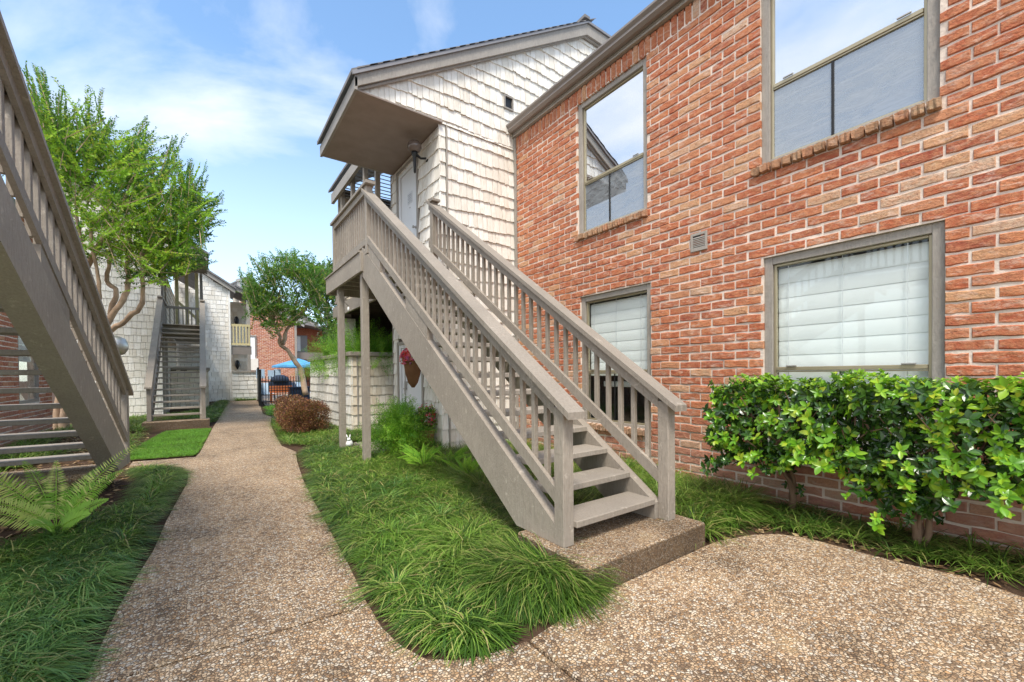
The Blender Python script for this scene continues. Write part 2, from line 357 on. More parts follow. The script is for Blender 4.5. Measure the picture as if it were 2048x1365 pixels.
TAUPE = (0.345, 0.300, 0.250)
BR = [(0.0, (0.42, 0.105, 0.052)), (0.18, (0.52, 0.155, 0.072)), (0.36, (0.46, 0.125, 0.065)), (0.55, (0.58, 0.205, 0.092)), (0.66, (0.36, 0.085, 0.050)), (0.82, (0.57, 0.23, 0.12)), (0.93, (0.62, 0.36, 0.20)), (1.0, (0.64, 0.46, 0.33))]
MAT = {
    'taupe': m_paint('taupe_wood_paint', TAUPE, 0.6),
    'trim': m_paint('taupe_trim_paint', (0.37, 0.335, 0.295), 0.15, 0.55),
    'soffit': m_plain('soffit_board_paint', (0.31, 0.255, 0.22), 0.8, 0, 0.25, 0.10, 0.2),
    'newwood': m_paint('raw_pine', (0.66, 0.56, 0.30), 0.1, 0.7),
    'darkwood': m_paint('dark_siding', (0.095, 0.07, 0.06), 0.1, 0.8),
    'brick': m_brick('old_red_brick', BR, 0.55), 'sill': m_brick('sill_brick', [(0.0, (0.36, 0.20, 0.12)), (0.5, (0.46, 0.32, 0.2)), (1.0, (0.52, 0.24, 0.14))], 0.55, 0.4),
    'brickd': m_brick('dark_red_brick', [(0.0, (0.36, 0.09, 0.055)), (0.5, (0.46, 0.14, 0.08)), (0.8, (0.55, 0.22, 0.12)), (1.0, (0.58, 0.34, 0.22))], 0.25),  # slightly deeper red brick for the left and far houses
    'mortar': m_mortar('pale_mortar', (0.84, 0.71, 0.61)),
    'shake': m_shake('cream_painted_shake', (0.77, 0.73, 0.65), (0.92, 0.895, 0.84), (0.42, 0.30, 0.18), 0.32),
    'shake_tan': m_shake('weathered_tan_shake', (0.68, 0.58, 0.44), (0.84, 0.76, 0.63), (0.38, 0.25, 0.14), 0.45),
    'shake_back': m_plain('shadow_felt', (0.10, 0.075, 0.055), 0.9),
    'roof': m_plain('grey_asphalt_shingle', (0.22, 0.21, 0.21), 0.9, 0, 0.7, 0.25, 0.2),
    'drip': m_plain('grey_metal_drip_edge', (0.28, 0.265, 0.265), 0.5, 0.3),
    'gutter': m_plain('brown_grey_gutter', (0.26, 0.225, 0.20), 0.38, 0.1, 0, 0.05),
    'bronze': m_plain('gold_anodised_frame', (0.42, 0.36, 0.24), 0.35, 0.55),
    'black': m_plain('black_metal', (0.018, 0.017, 0.017), 0.4, 0.3),
    'white': m_plain('white_door_paint', (0.78, 0.79, 0.81), 0.45, 0, 0.05, 0.03),
    'blind': m_plain('white_blind_fabric', (0.95, 0.965, 0.96), 0.7, 0, 0, 0.02, 0.2),
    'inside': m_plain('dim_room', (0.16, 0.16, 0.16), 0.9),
    'glass_up': m_glass('reflecting_upper_pane', 0.70, (0.93, 0.96, 1.0), (0.5, 0.52, 0.52)),
    'glass_scr': m_glass('screened_lower_pane', 0.30, (0.85, 0.92, 1.0), (0.5, 0.52, 0.52), 0.42),
    'glass': m_glass('clear_pane', 0.03, (0.95, 1.0, 1.0), (0.97, 0.985, 0.98)),
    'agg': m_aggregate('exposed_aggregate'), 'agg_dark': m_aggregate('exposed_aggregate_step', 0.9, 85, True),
    'conc': m_mortar('plain_concrete', (0.40, 0.34, 0.28)),
    'soil': m_mortar('brown_mulch_soil', (0.085, 0.052, 0.034)),
    'bark': m_plain('mottled_crape_bark', (0.46, 0.325, 0.225), 0.75, 0, 0.8, 0.38, 0.2),
    'stem': m_plain('grey_brown_stem', (0.20, 0.13, 0.085), 0.85, 0, 0.6, 0.25, 0.2),
    'glow': m_plain('clear_bulb_glass', (0.8, 0.8, 0.78), 0.15, 0, 0, 0.02),
    'basket': m_plain('brown_coir_basket', (0.19, 0.095, 0.05), 0.95, 0, 1.0, 0.3, 0.1),
    'blue': m_plain('blue_canvas', (0.10, 0.36, 0.66), 0.8, 0, 0, 0.2), 'orange': m_plain('orange_wood', (0.55, 0.17, 0.05), 0.6),
    'bluegrey': m_plain('pale_blue_sign', (0.42, 0.55, 0.68), 0.5), 'navy': m_plain('dark_navy_fabric', (0.03, 0.05, 0.09), 0.8),
    'terracotta': m_plain('terracotta', (0.42, 0.18, 0.10), 0.8, 0, 0.3), 'rabbit': m_plain('white_glazed_ceramic', (0.80, 0.80, 0.80), 0.3),
    'globe': m_plain('smoked_lamp_globe', (0.17, 0.13, 0.11), 0.2, 0.1), 'steel': m_plain('dull_steel', (0.45, 0.43, 0.40), 0.4, 0.8),
    'paper': m_plain('white_paper_notice', (0.68, 0.70, 0.74), 0.6, 0, 0, 0.03), 'ink': m_plain('grey_print', (0.25, 0.27, 0.30), 0.7),
    'grass': m_leaf('mondo_grass_blade', [(0.0, (0.034, 0.080, 0.012)), (0.35, (0.078, 0.175, 0.020)), (0.65, (0.14, 0.28, 0.032)), (0.85, (0.23, 0.38, 0.055)), (0.94, (0.34, 0.44, 0.10)), (1.0, (0.52, 0.40, 0.18))], 0.42, 0.30, 0.45, -0.06),
    'grass_blue': m_leaf('blue_green_blade', [(0.0, (0.040, 0.100, 0.022)), (0.5, (0.10, 0.225, 0.045)), (0.85, (0.21, 0.36, 0.09)), (0.95, (0.32, 0.42, 0.11)), (1.0, (0.50, 0.40, 0.18))], 0.35, 0.30, 0.45, 0.25),
    'lawn': m_leaf('lawn_blade', [(0.0, (0.075, 0.21, 0.015)), (0.6, (0.13, 0.34, 0.025)), (1.0, (0.22, 0.42, 0.05))], 0.5, 0.35),
    'dry': m_leaf('dry_leaf', [(0.0, (0.12, 0.06, 0.03)), (0.6, (0.30, 0.18, 0.08)), (1.0, (0.50, 0.36, 0.20))], 0.8, 0.1),
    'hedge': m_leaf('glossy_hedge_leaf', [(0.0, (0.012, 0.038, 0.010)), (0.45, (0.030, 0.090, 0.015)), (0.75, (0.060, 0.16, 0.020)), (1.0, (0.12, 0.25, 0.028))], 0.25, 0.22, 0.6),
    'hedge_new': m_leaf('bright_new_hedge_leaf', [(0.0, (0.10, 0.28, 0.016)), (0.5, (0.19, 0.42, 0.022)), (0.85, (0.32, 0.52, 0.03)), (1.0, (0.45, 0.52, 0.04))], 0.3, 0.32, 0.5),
    'crape': m_leaf('crape_myrtle_leaf', [(0.0, (0.034, 0.100, 0.024)), (0.35, (0.080, 0.215, 0.032)), (0.65, (0.20, 0.42, 0.035)), (0.93, (0.36, 0.58, 0.05)), (1.0, (0.42, 0.38, 0.06))], 0.42, 0.55),
    'fern': m_leaf('sword_fern_leaf', [(0.0, (0.20, 0.38, 0.04)), (0.6, (0.38, 0.58, 0.08)), (1.0, (0.62, 0.62, 0.20))], 0.45, 0.45, 0.45, 0.25),
    'plume': m_leaf('asparagus_fern_needle', [(0.0, (0.08, 0.25, 0.025)), (0.5, (0.18, 0.44, 0.035)), (1.0, (0.36, 0.60, 0.06))], 0.5, 0.4),
    'purple': m_leaf('purple_shrub_leaf', [(0.0, (0.07, 0.024, 0.026)), (0.4, (0.17, 0.058, 0.048)), (0.72, (0.30, 0.105, 0.065)), (0.9, (0.42, 0.18, 0.08)), (1.0, (0.32, 0.28, 0.07))], 0.45, 0.25),
    'dkleaf': m_leaf('dark_evergreen_leaf', [(0.0, (0.015, 0.045, 0.014)), (0.6, (0.035, 0.10, 0.022)), (1.0, (0.08, 0.18, 0.03))], 0.4, 0.25),
    'petal': m_leaf('pink_red_petal', [(0.0, (0.55, 0.02, 0.03)), (0.4, (0.75, 0.07, 0.10)), (0.7, (0.80, 0.20, 0.28)), (1.0, (0.42, 0.14, 0.50))], 0.5, 0.3),
}
# ------------------------------------------------------------------ ground, paving
def sheet(name, pts, ztop, zbot, mat, parent=None, bevel=0.0):
    bm = bmesh.new(); vs = [bm.verts.new((x, y, ztop)) for x, y in pts]; f = bm.faces.new(vs); f.normal_update()
    if f.normal.z < 0: f.normal_flip()
    if zbot is not None:
        r = bmesh.ops.extrude_face_region(bm, geom=[f]); ev = [e for e in r['geom'] if isinstance(e, bmesh.types.BMVert)]
        for v in ev: v.co.z = zbot
        bmesh.ops.recalc_face_normals(bm, faces=bm.faces[:])
        if bevel:
            ed = [e for e in bm.edges if all(abs(v.co.z-ztop) < 1e-5 for v in e.verts)]
            bmesh.ops.bevel(bm, geom=ed, offset=bevel, segments=1, affect='EDGES')
    bmesh.ops.triangulate(bm, faces=[q for q in bm.faces if len(q.verts) > 4])
    me = bpy.data.meshes.new(name); bm.to_mesh(me); bm.free(); me.materials.append(mat)
    return link(name, me, parent)
tag(sheet('ground', [(-400, -400), (400, -400), (400, 400), (-400, 400)], -0.035, None, MAT['soil']), kind='structure')
BEDR = [(1.33, 8.70), (1.19, 7.71), (1.04, 6.28), (0.96, 5.20), (0.89, 4.08), (0.83, 3.19), (0.78, 2.60), (0.77, 2.31), (0.80, 2.09), (0.86, 1.93), (0.96, 1.84), (1.10, 1.78), (1.35, 1.75)]
FAR_R = [(2.53, 31.3), (2.11, 24.0), (1.69, 18.45), (1.82, 16.85), (1.51, 14.21), (1.36, 12.15), (1.21, 9.64)]
PL = [(-0.30, 1.2), (-0.45, 2.0), (-0.48, 2.67), (-0.47, 3.12), (-0.46, 3.49), (-0.42, 3.97), (-0.37, 4.49), (-0.34, 5.34), (-0.29, 6.16), (-0.23, 7.04), (-0.24, 7.84), (-0.33, 8.39), (-0.54, 8.75), (-1.02, 9.03)]
PL2 = [(-1.02, 9.45), (-0.60, 9.35), (-0.18, 9.30), (-0.12, 9.80), (0.03, 12.64), (0.11, 14.19), (0.32, 17.49), (1.10, 31.3)]
path = tag(sheet('path', [(-3.5, -3.5), (7, -3.5), (7, 0.0), (4.05, 0.0), (4.05, 1.6), (3.2, 1.9), (0.9, 1.95), (0.83, 3.2), (1.0, 6.2), (1.3, 8.7), (1.3, 12), (1.75, 18), (2.5, 31.2), (1.15, 31.2), (0.3, 17.5), (0, 12.6), (-0.2, 9.2), (-0.3, 5.3), (-0.4, 2.6), (-0.5, 1.2), (-3.5, 1.0)], -0.022, None, MAT['soil']), kind='structure')
g = 0.010
sheet('paving_slab', [(-3.4, -3.4), (1.35-g, -3.4), (1.35-g, 1.74)] + BEDR[:5:-1][1:] + [(0.78, 2.60-g), (-0.48, 2.67-g)] + PL[1::-1] + [(-3.4, 1.0)], 0.0, -0.03, MAT['agg'], path, 0.003)
sheet('paving_slab', [(1.35+g, -3.4), (7, -3.4), (7, 0.1), (4.6, 0.12), (4.05, 0.25), (4.14, 0.51), (4.08, 0.80), (4.07, 1.07), (4.07, 1.41), (3.98, 1.60), (3.77, 1.73), (3.42, 1.83), (3.25, 1.84), (1.90, 1.84), (1.60, 1.78), (1.35+g, 1.74)], 0.0, -0.03, MAT['agg'], path, 0.003)
J3l, J3r = (0.33, 17.55), (1.78, 17.3)
sheet('paving_slab', [(-0.48, 2.67+g)] + PL[3:] + [PL[-1], (-1.02, 9.45)][1:] + PL2[1:7] + [(J3l[0], J3l[1]-g), (J3r[0], J3r[1]-g)] + FAR_R[3:] + BEDR[:6] + [(0.78, 2.60+g)], 0.0, -0.03, MAT['agg'], path, 0.003)
sheet('paving_slab', [(J3l[0], J3l[1]+g), (1.10, 31.3), (2.53, 31.3), (2.11, 24.0), (1.70, 18.45), (J3r[0], J3r[1]+g)], 0.0, -0.03, MAT['agg'], path, 0.003)
tag(sheet('pool_deck', [(2.3, 23.7), (16, 23.7), (16, 41), (2.9, 41), (2.9, 33.5)], -0.006, None, MAT['conc']), kind='structure')
tag(sheet('doorstep_pad', [(2.45, 7.5), (3.36, 7.5), (3.36, 9.0), (2.45, 9.0)], 0.02, -0.03, MAT['conc']), 'pale concrete pad in front of the white storage door', 'concrete pad')

# ------------------------------------------------------------------ bricks
def jitter_brick(seed, rough=1.0):
    """unit brick: x along length (0..1), y out of the wall (0 at face .. 1 back), z height (0..1); uneven long edges, chamfered face"""
    r = random.Random(seed); n = 5; vs = []; fs = []
    xs = [i/(n-1) for i in range(n)]
    def j(a): return r.uniform(-a, a)*rough
    top = [1+j(0.06) for _ in xs]; bot = [j(0.06) for _ in xs]; el = j(0.012); er = j(0.012)
    fr = [j(0.05) for _ in xs]
    for i, x in enumerate(xs):          # inner face ring
        xi = 0.02+x*0.96+(el if i == 0 else er if i == n-1 else 0)
        vs.append((xi, 0.0+fr[i], bot[i]+0.10)); vs.append((xi, 0.0+fr[i]*0.6, top[i]-0.10))
    for i, x in enumerate(xs):          # outer ring, set back
        xi = x+(el if i == 0 else er if i == n-1 else 0)
        vs.append((xi, 0.11, bot[i])); vs.append((xi, 0.11, top[i]))
    for i, x in enumerate(xs):
        vs.append((x, 1.0, 0.0)); vs.append((x, 1.0, 1.0))
    F, O, B = 0, 2*n, 4*n
    for i in range(n-1):
        fs.append((F+2*i, F+2*i+2, F+2*i+3, F+2*i+1))
        fs.append((O+2*i, O+2*i+2, F+2*i+2, F+2*i)); fs.append((F+2*i+1, F+2*i+3, O+2*i+3, O+2*i+1))
        fs.append((B+2*i, B+2*i+2, O+2*i+2, O+2*i)); fs.append((O+2*i+1, O+2*i+3, B+2*i+3, B+2*i+1))
    fs.append((O, F, F+1, O+1)); fs.append((F+2*n-2, O+2*n-2, O+2*n-1, F+2*n-1))
    fs.append((B, O, O+1, B+1)); fs.append((O+2*n-2, B+2*n-2, B+2*n-1, O+2*n-1))
    return np.array(vs), fs
def unit_set(name, gen, count, mat):
    out_ = []
    for k in range(count):
        v, f = gen(k); out_.append((v, f, mesh_from(name, v, f, mat)))
    return out_
BRK = unit_set('brick', lambda k: jitter_brick(100+k), 10, MAT['brick'])
BRKD = unit_set('brick', lambda k: jitter_brick(140+k, 0.6), 4, MAT['brickd'])
SIL = unit_set('sill_brick', lambda k: jitter_brick(180+k, 1.3), 6, MAT['sill'])
def place_units(parent, name, units, items, stuff_name, cap=300, thresh=0.0):
    """items: list of (origin, X, Y, Z) numpy column vectors giving an affine frame. The largest in view become objects, the rest one joined part."""
    sc = [score(i[0]+0.5*i[1]+0.5*i[3])*math.sqrt(np.linalg.norm(i[1])*np.linalg.norm(i[3])) for i in items]
    order = sorted(range(len(items)), key=lambda i: -sc[i])
    single = set(i for i in order[:cap] if sc[i] > thresh)
    V = []; Fc = []; T = []; nb = 0
    mat = units[0][2].materials[0]
    for i, (o, X, Y, Z) in enumerate(items):
        v, f, me = units[random.randrange(len(units))]
        if i in single:
            ob = bpy.data.objects.new(name, me); COL.objects.link(ob); ob.parent = parent
            ob.matrix_local = Matrix(((X[0], Y[0], Z[0], o[0]), (X[1], Y[1], Z[1], o[1]), (X[2], Y[2], Z[2], o[2]), (0, 0, 0, 1)))
        else:
            w_ = o+np.outer(v[:, 0], X)+np.outer(v[:, 1], Y)+np.outer(v[:, 2], Z)
            V.append(w_); Fc += [tuple(nb+k for k in q) for q in f]; T += [random.random()]*len(f); nb += len(v)
    if V:
        me = mesh_from(stuff_name, np.vstack(V), Fc, mat)
        at = me.attributes.new('tone', 'FLOAT', 'FACE'); at.data.foreach_set('value', T)
        bm = bmesh.new(); bm.from_mesh(me); bmesh.ops.recalc_face_normals(bm, faces=bm.faces[:]); bm.to_mesh(me); bm.free()
        tag(link(stuff_name, me, parent), kind='stuff')
def brick_items(P0, U, Nn, u0, u1, z0, z1, openings, pitch_u=0.29, pitch_z=0.1025, joint=0.0185, depth=0.09, phase=0.0, topfn=None):
    """running bond on the plane through P0 with horizontal direction U, outward normal Nn"""
    items = []; P0 = np.array(P0, float); U = np.array(U, float); Nn = np.array(Nn, float); Zv = np.array([0, 0, 1.0])
    nz = int(math.floor((z1-z0)/pitch_z+0.05))
    for r in range(nz):
        zb = z0+r*pitch_z; zc = zb+pitch_z*0.5
        free = [(u0, u1)]
        if topfn:
            good = [u for u in np.arange(u0, u1, 0.05) if topfn(u) > zb+pitch_z*0.9]
            free = [(good[0], good[-1]+0.05)] if good else []
        for (a, b, c, d) in openings:
            if c < zc < d:
                nf = []
                for (p, q) in free:
                    if b <= p or a >= q: nf.append((p, q)); continue
                    if a > p: nf.append((p, a))
                    if b < q: nf.append((b, q))
                free = nf
        off = phase+(pitch_u/2 if r % 2 else 0)+random.uniform(-0.008, 0.008)
        for (p, q) in free:
            k = math.floor((p-off)/pitch_u); x = off+k*pitch_u
            while x < q:
                a, b = max(x, p), min(x+pitch_u, q)
                if b-a > 0.05:
                    a2 = a+(joint/2 if a > p+1e-6 else 0); b2 = b-(joint/2 if b < q-1e-6 else 0)
                    h = pitch_z-joint+random.uniform(-0.004, 0.004); pr = random.uniform(-0.003, 0.006)
                    o = P0+U*a2+Zv*(zb+joint/2+random.uniform(-0.003, 0.003))+Nn*pr
                    tilt = random.uniform(-0.006, 0.006)
                    items.append((o, U*(b2-a2)+Zv*tilt, -Nn*depth, Zv*h))
                x += pitch_u
    return items
def wall_cells(mb, plane_fn, u0, u1, z0, z1, openings):
    us = sorted(set([u0, u1]+[v for o in openings for v in o[:2] if u0 < v < u1])); zs = sorted(set([z0, z1]+[v for o in openings for v in o[2:] if z0 < v < z1]))
    for a, b in zip(us, us[1:]):
        for c, d in zip(zs, zs[1:]):
            if any(o[0] <= (a+b)/2 <= o[1] and o[2] <= (c+d)/2 <= o[3] for o in openings): continue
            plane_fn(mb, a, b, c, d)

# ------------------------------------------------------------------ shakes
def jitter_shake(seed):
    r = random.Random(seed); a, b = r.uniform(-0.05, 0.05), r.uniform(-0.05, 0.05); m_ = r.uniform(-0.04, 0.03)
    w0, w1 = r.uniform(0, 0.03), r.uniform(0, 0.03)
    # x width 0..1, y out(-1 = proud by t) , z height 0..1
    vs = [(w0, 0, a), (0.5, 0, (a+b)/2+m_), (1-w1, 0, b), (w0*0.5, 0, 1), (0.5, 0, 1), (1-w1*0.5, 0, 1),
          (w0, -1, a), (0.5, -1.05, (a+b)/2+m_), (1-w1, -1, b), (w0*0.5, -0.22, 1), (0.5, -0.26, 1), (1-w1*0.5, -0.22, 1)]
    fs = [(6, 7, 10, 9), (7, 8, 11, 10), (0, 1, 7, 6), (1, 2, 8, 7), (0, 6, 9, 3), (2, 5, 11, 8), (3, 9, 10, 4), (4, 10, 11, 5)]
    return np.array(vs), fs
SHK = unit_set('shake', lambda k: jitter_shake(k), 8, MAT['shake'])
SHKT = unit_set('shake', lambda k: jitter_shake(40+k), 8, MAT['shake_tan'])
def shake_items(P0, U, Nn, u0, u1, z0, z1, botfn=None, topfn=None, openings=(), course=0.249, base=0.182, wmin=0.065, wmax=0.16, t=0.034, edge=None, wave=0.012):
    items = []; P0 = np.array(P0, float); U = np.array(U, float); Nn = np.array(Nn, float); Z = np.array([0, 0, 1.0])
    k0 = math.floor((z0-base)/course); k1 = math.ceil((z1-base)/course)
    for k in range(k0, k1+1):
        zb = base+k*course; u = u0
        ph = random.uniform(0, 6)
        while u < u1-0.01:
            wd = random.uniform(wmin, wmax)
            if edge and u < u0+edge: wd = edge
            if u+wd > u1-0.05: wd = u1-u
            um = u+wd/2
            lo = max(z0, botfn(um) if botfn else z0)
            hiL = min(z1, topfn(u) if topfn else z1); hiR = min(z1, topfn(u+wd) if topfn else z1)
            zz = zb+wave*math.sin(u*2.1+ph)+random.uniform(-0.010, 0.010)
            zc = zb+course*0.5
            skip = any(a < um < b and c < zc < d for a, b, c, d in openings)
            zbot = max(zz, lo); top = zb+course+0.03
            hL, hR = min(top, hiL), min(top, hiR); h = (hL+hR)/2-zbot
            if not skip and h > 0.03 and max(hL, hR)-zbot > 0.05:
                o = P0+U*(u+0.002)+Z*zbot
                tt = t*random.uniform(0.8, 1.15)
                if min(hL, hR) < top-1e-3 and abs(hL-hR) > 0.01:
                    items.append(('clip', o, U*(wd-0.005), hL-zbot, hR-zbot, Nn, tt))
                else:
                    items.append(('full', o, U*(wd-0.005), Nn, tt, h))
            u += wd
            if edge and abs(u-(u0+edge)) < 1e-6: u += 0.03
    return items
def put_shakes(parent, items, units, cap=300, thresh=0.0, nm='shake'):
    full = [(i[1], i[2], -i[3]*i[4], np.array([0, 0, i[5]])) for i in items if i[0] == 'full']
    place_units(parent, nm, units, full, 'shakes', cap, thresh)
    cl = [i for i in items if i[0] == 'clip']
    if cl:
        mb = MB(); T = []
        for _, o, W, hl, hr, Nn, t in cl:
            hl = max(hl, 0.004); hr = max(hr, 0.004); Z = np.array([0, 0, 1.0])
            mb.add([o, o+W, o+W+Z*hr, o+Z*hl, o+Nn*t, o+W+Nn*t, o+W+Z*hr+Nn*t*0.3, o+Z*hl+Nn*t*0.3], [(4, 5, 6, 7), (0, 1, 5, 4), (0, 4, 7, 3), (1, 2, 6, 5), (3, 7, 6, 2)]); T += [random.random()]*5
        me = mesh_from('rake_shakes', mb.v, mb.f, units[0][2].materials[0]); at = me.attributes.new('tone', 'FLOAT', 'FACE'); at.data.foreach_set('value', T)
        tag(link('rake_shakes', me, parent), kind='stuff')

# ------------------------------------------------------------------ windows in the brick wall (plane X = const, facing -X)
WX = 5.05
def window(parent, y0, y1, z0, z1, zm, upper):
    """y0<y1 opening, zm = meeting rail height"""
    fr = empty('window', (0, 0, 0)); fr.parent = parent
    c = 0.085; x0 = WX+0.035; mb = MB()
    for (a, b, d, e) in ((y0, y0+c, z0, z1), (y1-c, y1, z0, z1)): mb.box(x0, x0+0.09, a+0.002, b, d, e, 0.004)
    mb.box(x0+0.002, x0+0.09, y0+c, y1-c, z1-c, z1, 0.004); mb.box(x0+0.002, x0+0.09, y0+c, y1-c, z0, z0+c*0.5, 0.004)
    mb.build('casing', MAT['trim'], fr)
    a, b, d, e = y0+c, y1-c, z0+c*0.5, z1-c; xi = x0+0.035; th = 0.026
    mb = MB()
    for (p, q, r, s_) in ((a, a+th, d, e), (b-th, b, d, e)): mb.box(xi, xi+0.045, p, q, r, s_, 0.003)
    mb.box(xi+0.001, xi+0.045, a+th, b-th, e-th, e, 0.003); mb.box(xi+0.001, xi+0.045, a+th, b-th, d, d+th, 0.003)
    mb.build('sash_frame', MAT['bronze'], fr)
    mb = MB(); mb.box(xi-0.012, xi+0.03, a+th, b-th, zm-0.022, zm+0.018, 0.004); mb.box(xi-0.004, xi+0.02, a+th, b-th, zm-0.040, zm-0.024, 0.002); mb.build('meeting_rail', MAT['bronze'], fr)
    for k in (0.12, 0.86):
        mb = MB(); yk = a+(b-a)*k; mb.box(xi-0.03, xi-0.012, yk-0.05, yk+0.05, zm+0.018, zm+0.034, 0.004); mb.build('sash_latch', MAT['steel'], fr)
    MB().box(xi+0.022, xi+0.027, a+th, b-th, zm+0.018, e-th).build('upper_pane', MAT['glass_up' if upper else 'glass'], fr)
    MB().box(xi+0.014, xi+0.019, a+th, b-th, d+th, zm-0.022).build('lower_pane', MAT['glass_scr' if upper else 'glass'], fr)
    ym = a+(b-a)*(0.55 if upper else 0.52)
    MB().box(xi+0.001, xi+0.012, ym-0.011, ym+0.011, d+th, zm-0.040, 0.002).build('muntin', MAT['black'], fr)
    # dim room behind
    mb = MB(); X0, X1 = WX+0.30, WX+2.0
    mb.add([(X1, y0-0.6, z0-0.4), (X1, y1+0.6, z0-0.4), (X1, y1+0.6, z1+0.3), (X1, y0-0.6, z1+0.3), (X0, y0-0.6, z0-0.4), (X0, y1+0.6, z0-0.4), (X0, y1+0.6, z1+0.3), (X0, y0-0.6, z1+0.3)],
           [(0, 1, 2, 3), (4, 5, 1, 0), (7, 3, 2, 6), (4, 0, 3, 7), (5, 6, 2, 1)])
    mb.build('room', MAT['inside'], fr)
    return fr, (a+th, b-th, d, e)
def blinds(fr, a, b, zlo, zhi, pitch=0.158, slant=0.0):
    z = zhi-0.04; k = 0
    while z > zlo+0.02:
        zb = max(z-pitch, zlo); xo = WX+0.16
        mb = MB(); n = 7
        vs = []
        for i in range(n):
            t = i/(n-1); xx = xo-0.006*math.sin(t*math.pi)-0.003*t
            vs += [(xx-0.004*t, a-0.01, z-(z-zb+0.012)*t), (xx-0.004*t, b+0.01, z-(z-zb+0.012)*t)]
        mb.add(vs, [(2*i, 2*i+1, 2*i+3, 2*i+2) for i in range(n-1)])
        mb.build('blind_fold', MAT['blind'], fr, True, False)
        z = zb; k += 1
    for yk in (a+(b-a)*0.12, a+(b-a)*0.52, a+(b-a)*0.92):
        MB().box(xo-0.040, xo-0.036, yk-0.003, yk+0.003, zlo, zhi-0.02).build('blind_cord', MAT['white'], fr)

# ------------------------------------------------------------------ right brick house
house = tag(empty('brick_house', (5.05, 3.0, 0)), 'two storey red brick house wall with four framed windows beside the near staircase', 'house')
hp = empty('brick_wall', (0, 0, 0)); hp.parent = house; house_inv = Matrix.Translation((-5.05, -3.0, 0))
house.location = (0, 0, 0)
W1 = (3.70, 5.07, 3.70, 5.86); W2 = (0.78, 2.205, 3.70, 5.86); W3 = (0.745, 2.18, 0.60, 2.668); W4 = (3.655, 5.03, 0.60, 2.668)
OPEN = [W1, W2, W3, W4]
mb = MB(); YA, YB, ZT = -3.0, 6.75, 6.05
wall_cells(mb, lambda m_, a, b, c, d: m_.box(WX+0.009, WX+0.24, a, b, c, d), YA, YB, -0.1, ZT, OPEN)
mb.build('mortar_wall', MAT['mortar'], hp)
sillz = 3.60
OPB = [(W1[0], W1[1], sillz, W1[3]), (W2[0], W2[1], sillz, W2[3]), (W3[0], W3[1], 0.50, W3[3]), (W4[0], W4[1], 0.50, W4[3])]
# courses up to the soldier course
items = brick_items((WX, 0, 0), (0, 1, 0), (-1, 0, 0), YA, YB, -0.09, 5.865, OPB, phase=W3[0])
y = YA
while y < YB-0.05:                       # soldier course under the eave
    items.append((np.array([WX+random.uniform(-0.004, 0.004), y+0.008, 5.86]), np.array([0, 0.084+random.uniform(-0.004, 0.004), 0]), np.array([0.09, 0, 0]), np.array([0, 0, 0.235]))); y += 0.102
items2 = []
place_units(hp, 'brick', BRK, items, 'distant_bricks', 300)
for w_, zt in ((W1, 3.70), (W2, 3.70), (W3, 0.60), (W4, 0.60)):
    y = w_[0]-0.02
    while y < w_[1]:
        items2.append((np.array([WX-0.045+random.uniform(-0.008, 0.006), y+0.006, zt-0.10]), np.array([0, 0.088+random.uniform(-0.006, 0.004), 0]), np.array([0.17, 0, 0.012]), np.array([0.0, 0, 0.098]))); y += 0.1025
place_units(hp, 'sill_brick', SIL, items2, 'distant_sill_bricks', 80)
for w_, up in ((W1, True), (W2, True), (W3, False), (W4, False)):
    zm = 4.545 if up else 1.434
    fr, (a, b, d, e) = window(house, w_[0], w_[1], w_[2], w_[3], zm, up)
    if not up: blinds(fr, a, b, (d if w_ is W3 else zm-0.06), e)
    if w_ is W4:
        MB().box(WX+0.32, WX+0.52, a+0.1, b-0.1, 1.18, 1.27, 0.01).build('inside_shelf', MAT['white'], fr)
    if up:
        MB().box(WX+0.095, WX+0.101, b-0.22, b-0.08, d+0.03, d+0.08).build('window_sticker', MAT['paper'], fr)
        mb = MB(); ya = a+0.3
        MB().box(WX+0.30, WX+0.34, ya, ya+0.04, d, zm-0.04).build('inside_rail', MAT['white'], fr)
# louvred wall vent
v = empty('wall_vent'); v.parent = house
mb = MB(); a, b, c, d = 2.82, 3.04, 2.93, 3.16
mb.box(WX-0.018, WX+0.01, a, a+0.03, c, d, .003); mb.box(WX-0.018, WX+0.01, b-0.03, b, c, d, .003); mb.box(WX-0.017, WX+0.01, a+0.03, b-0.03, c, c+0.035, .003); mb.box(WX-0.017, WX+0.01, a+0.03, b-0.03, d-0.035, d, .003)
mb.build('vent_frame', MAT['trim'], v)
MB().box(WX-0.003, WX+0.01, a+0.03, b-0.03, c+0.035, d-0.035).build('vent_back', MAT['black'], v)
for k in range(7):
    z = c+0.045+k*0.021; MB().obox((WX-0.009, (a+b)/2, z), (0, 1, 0), (0.5, 0, 0.86), (0.86, 0, -0.5), (b-a)/2-0.03, 0.011, 0.0015).build('louvre', MAT['trim'], v)
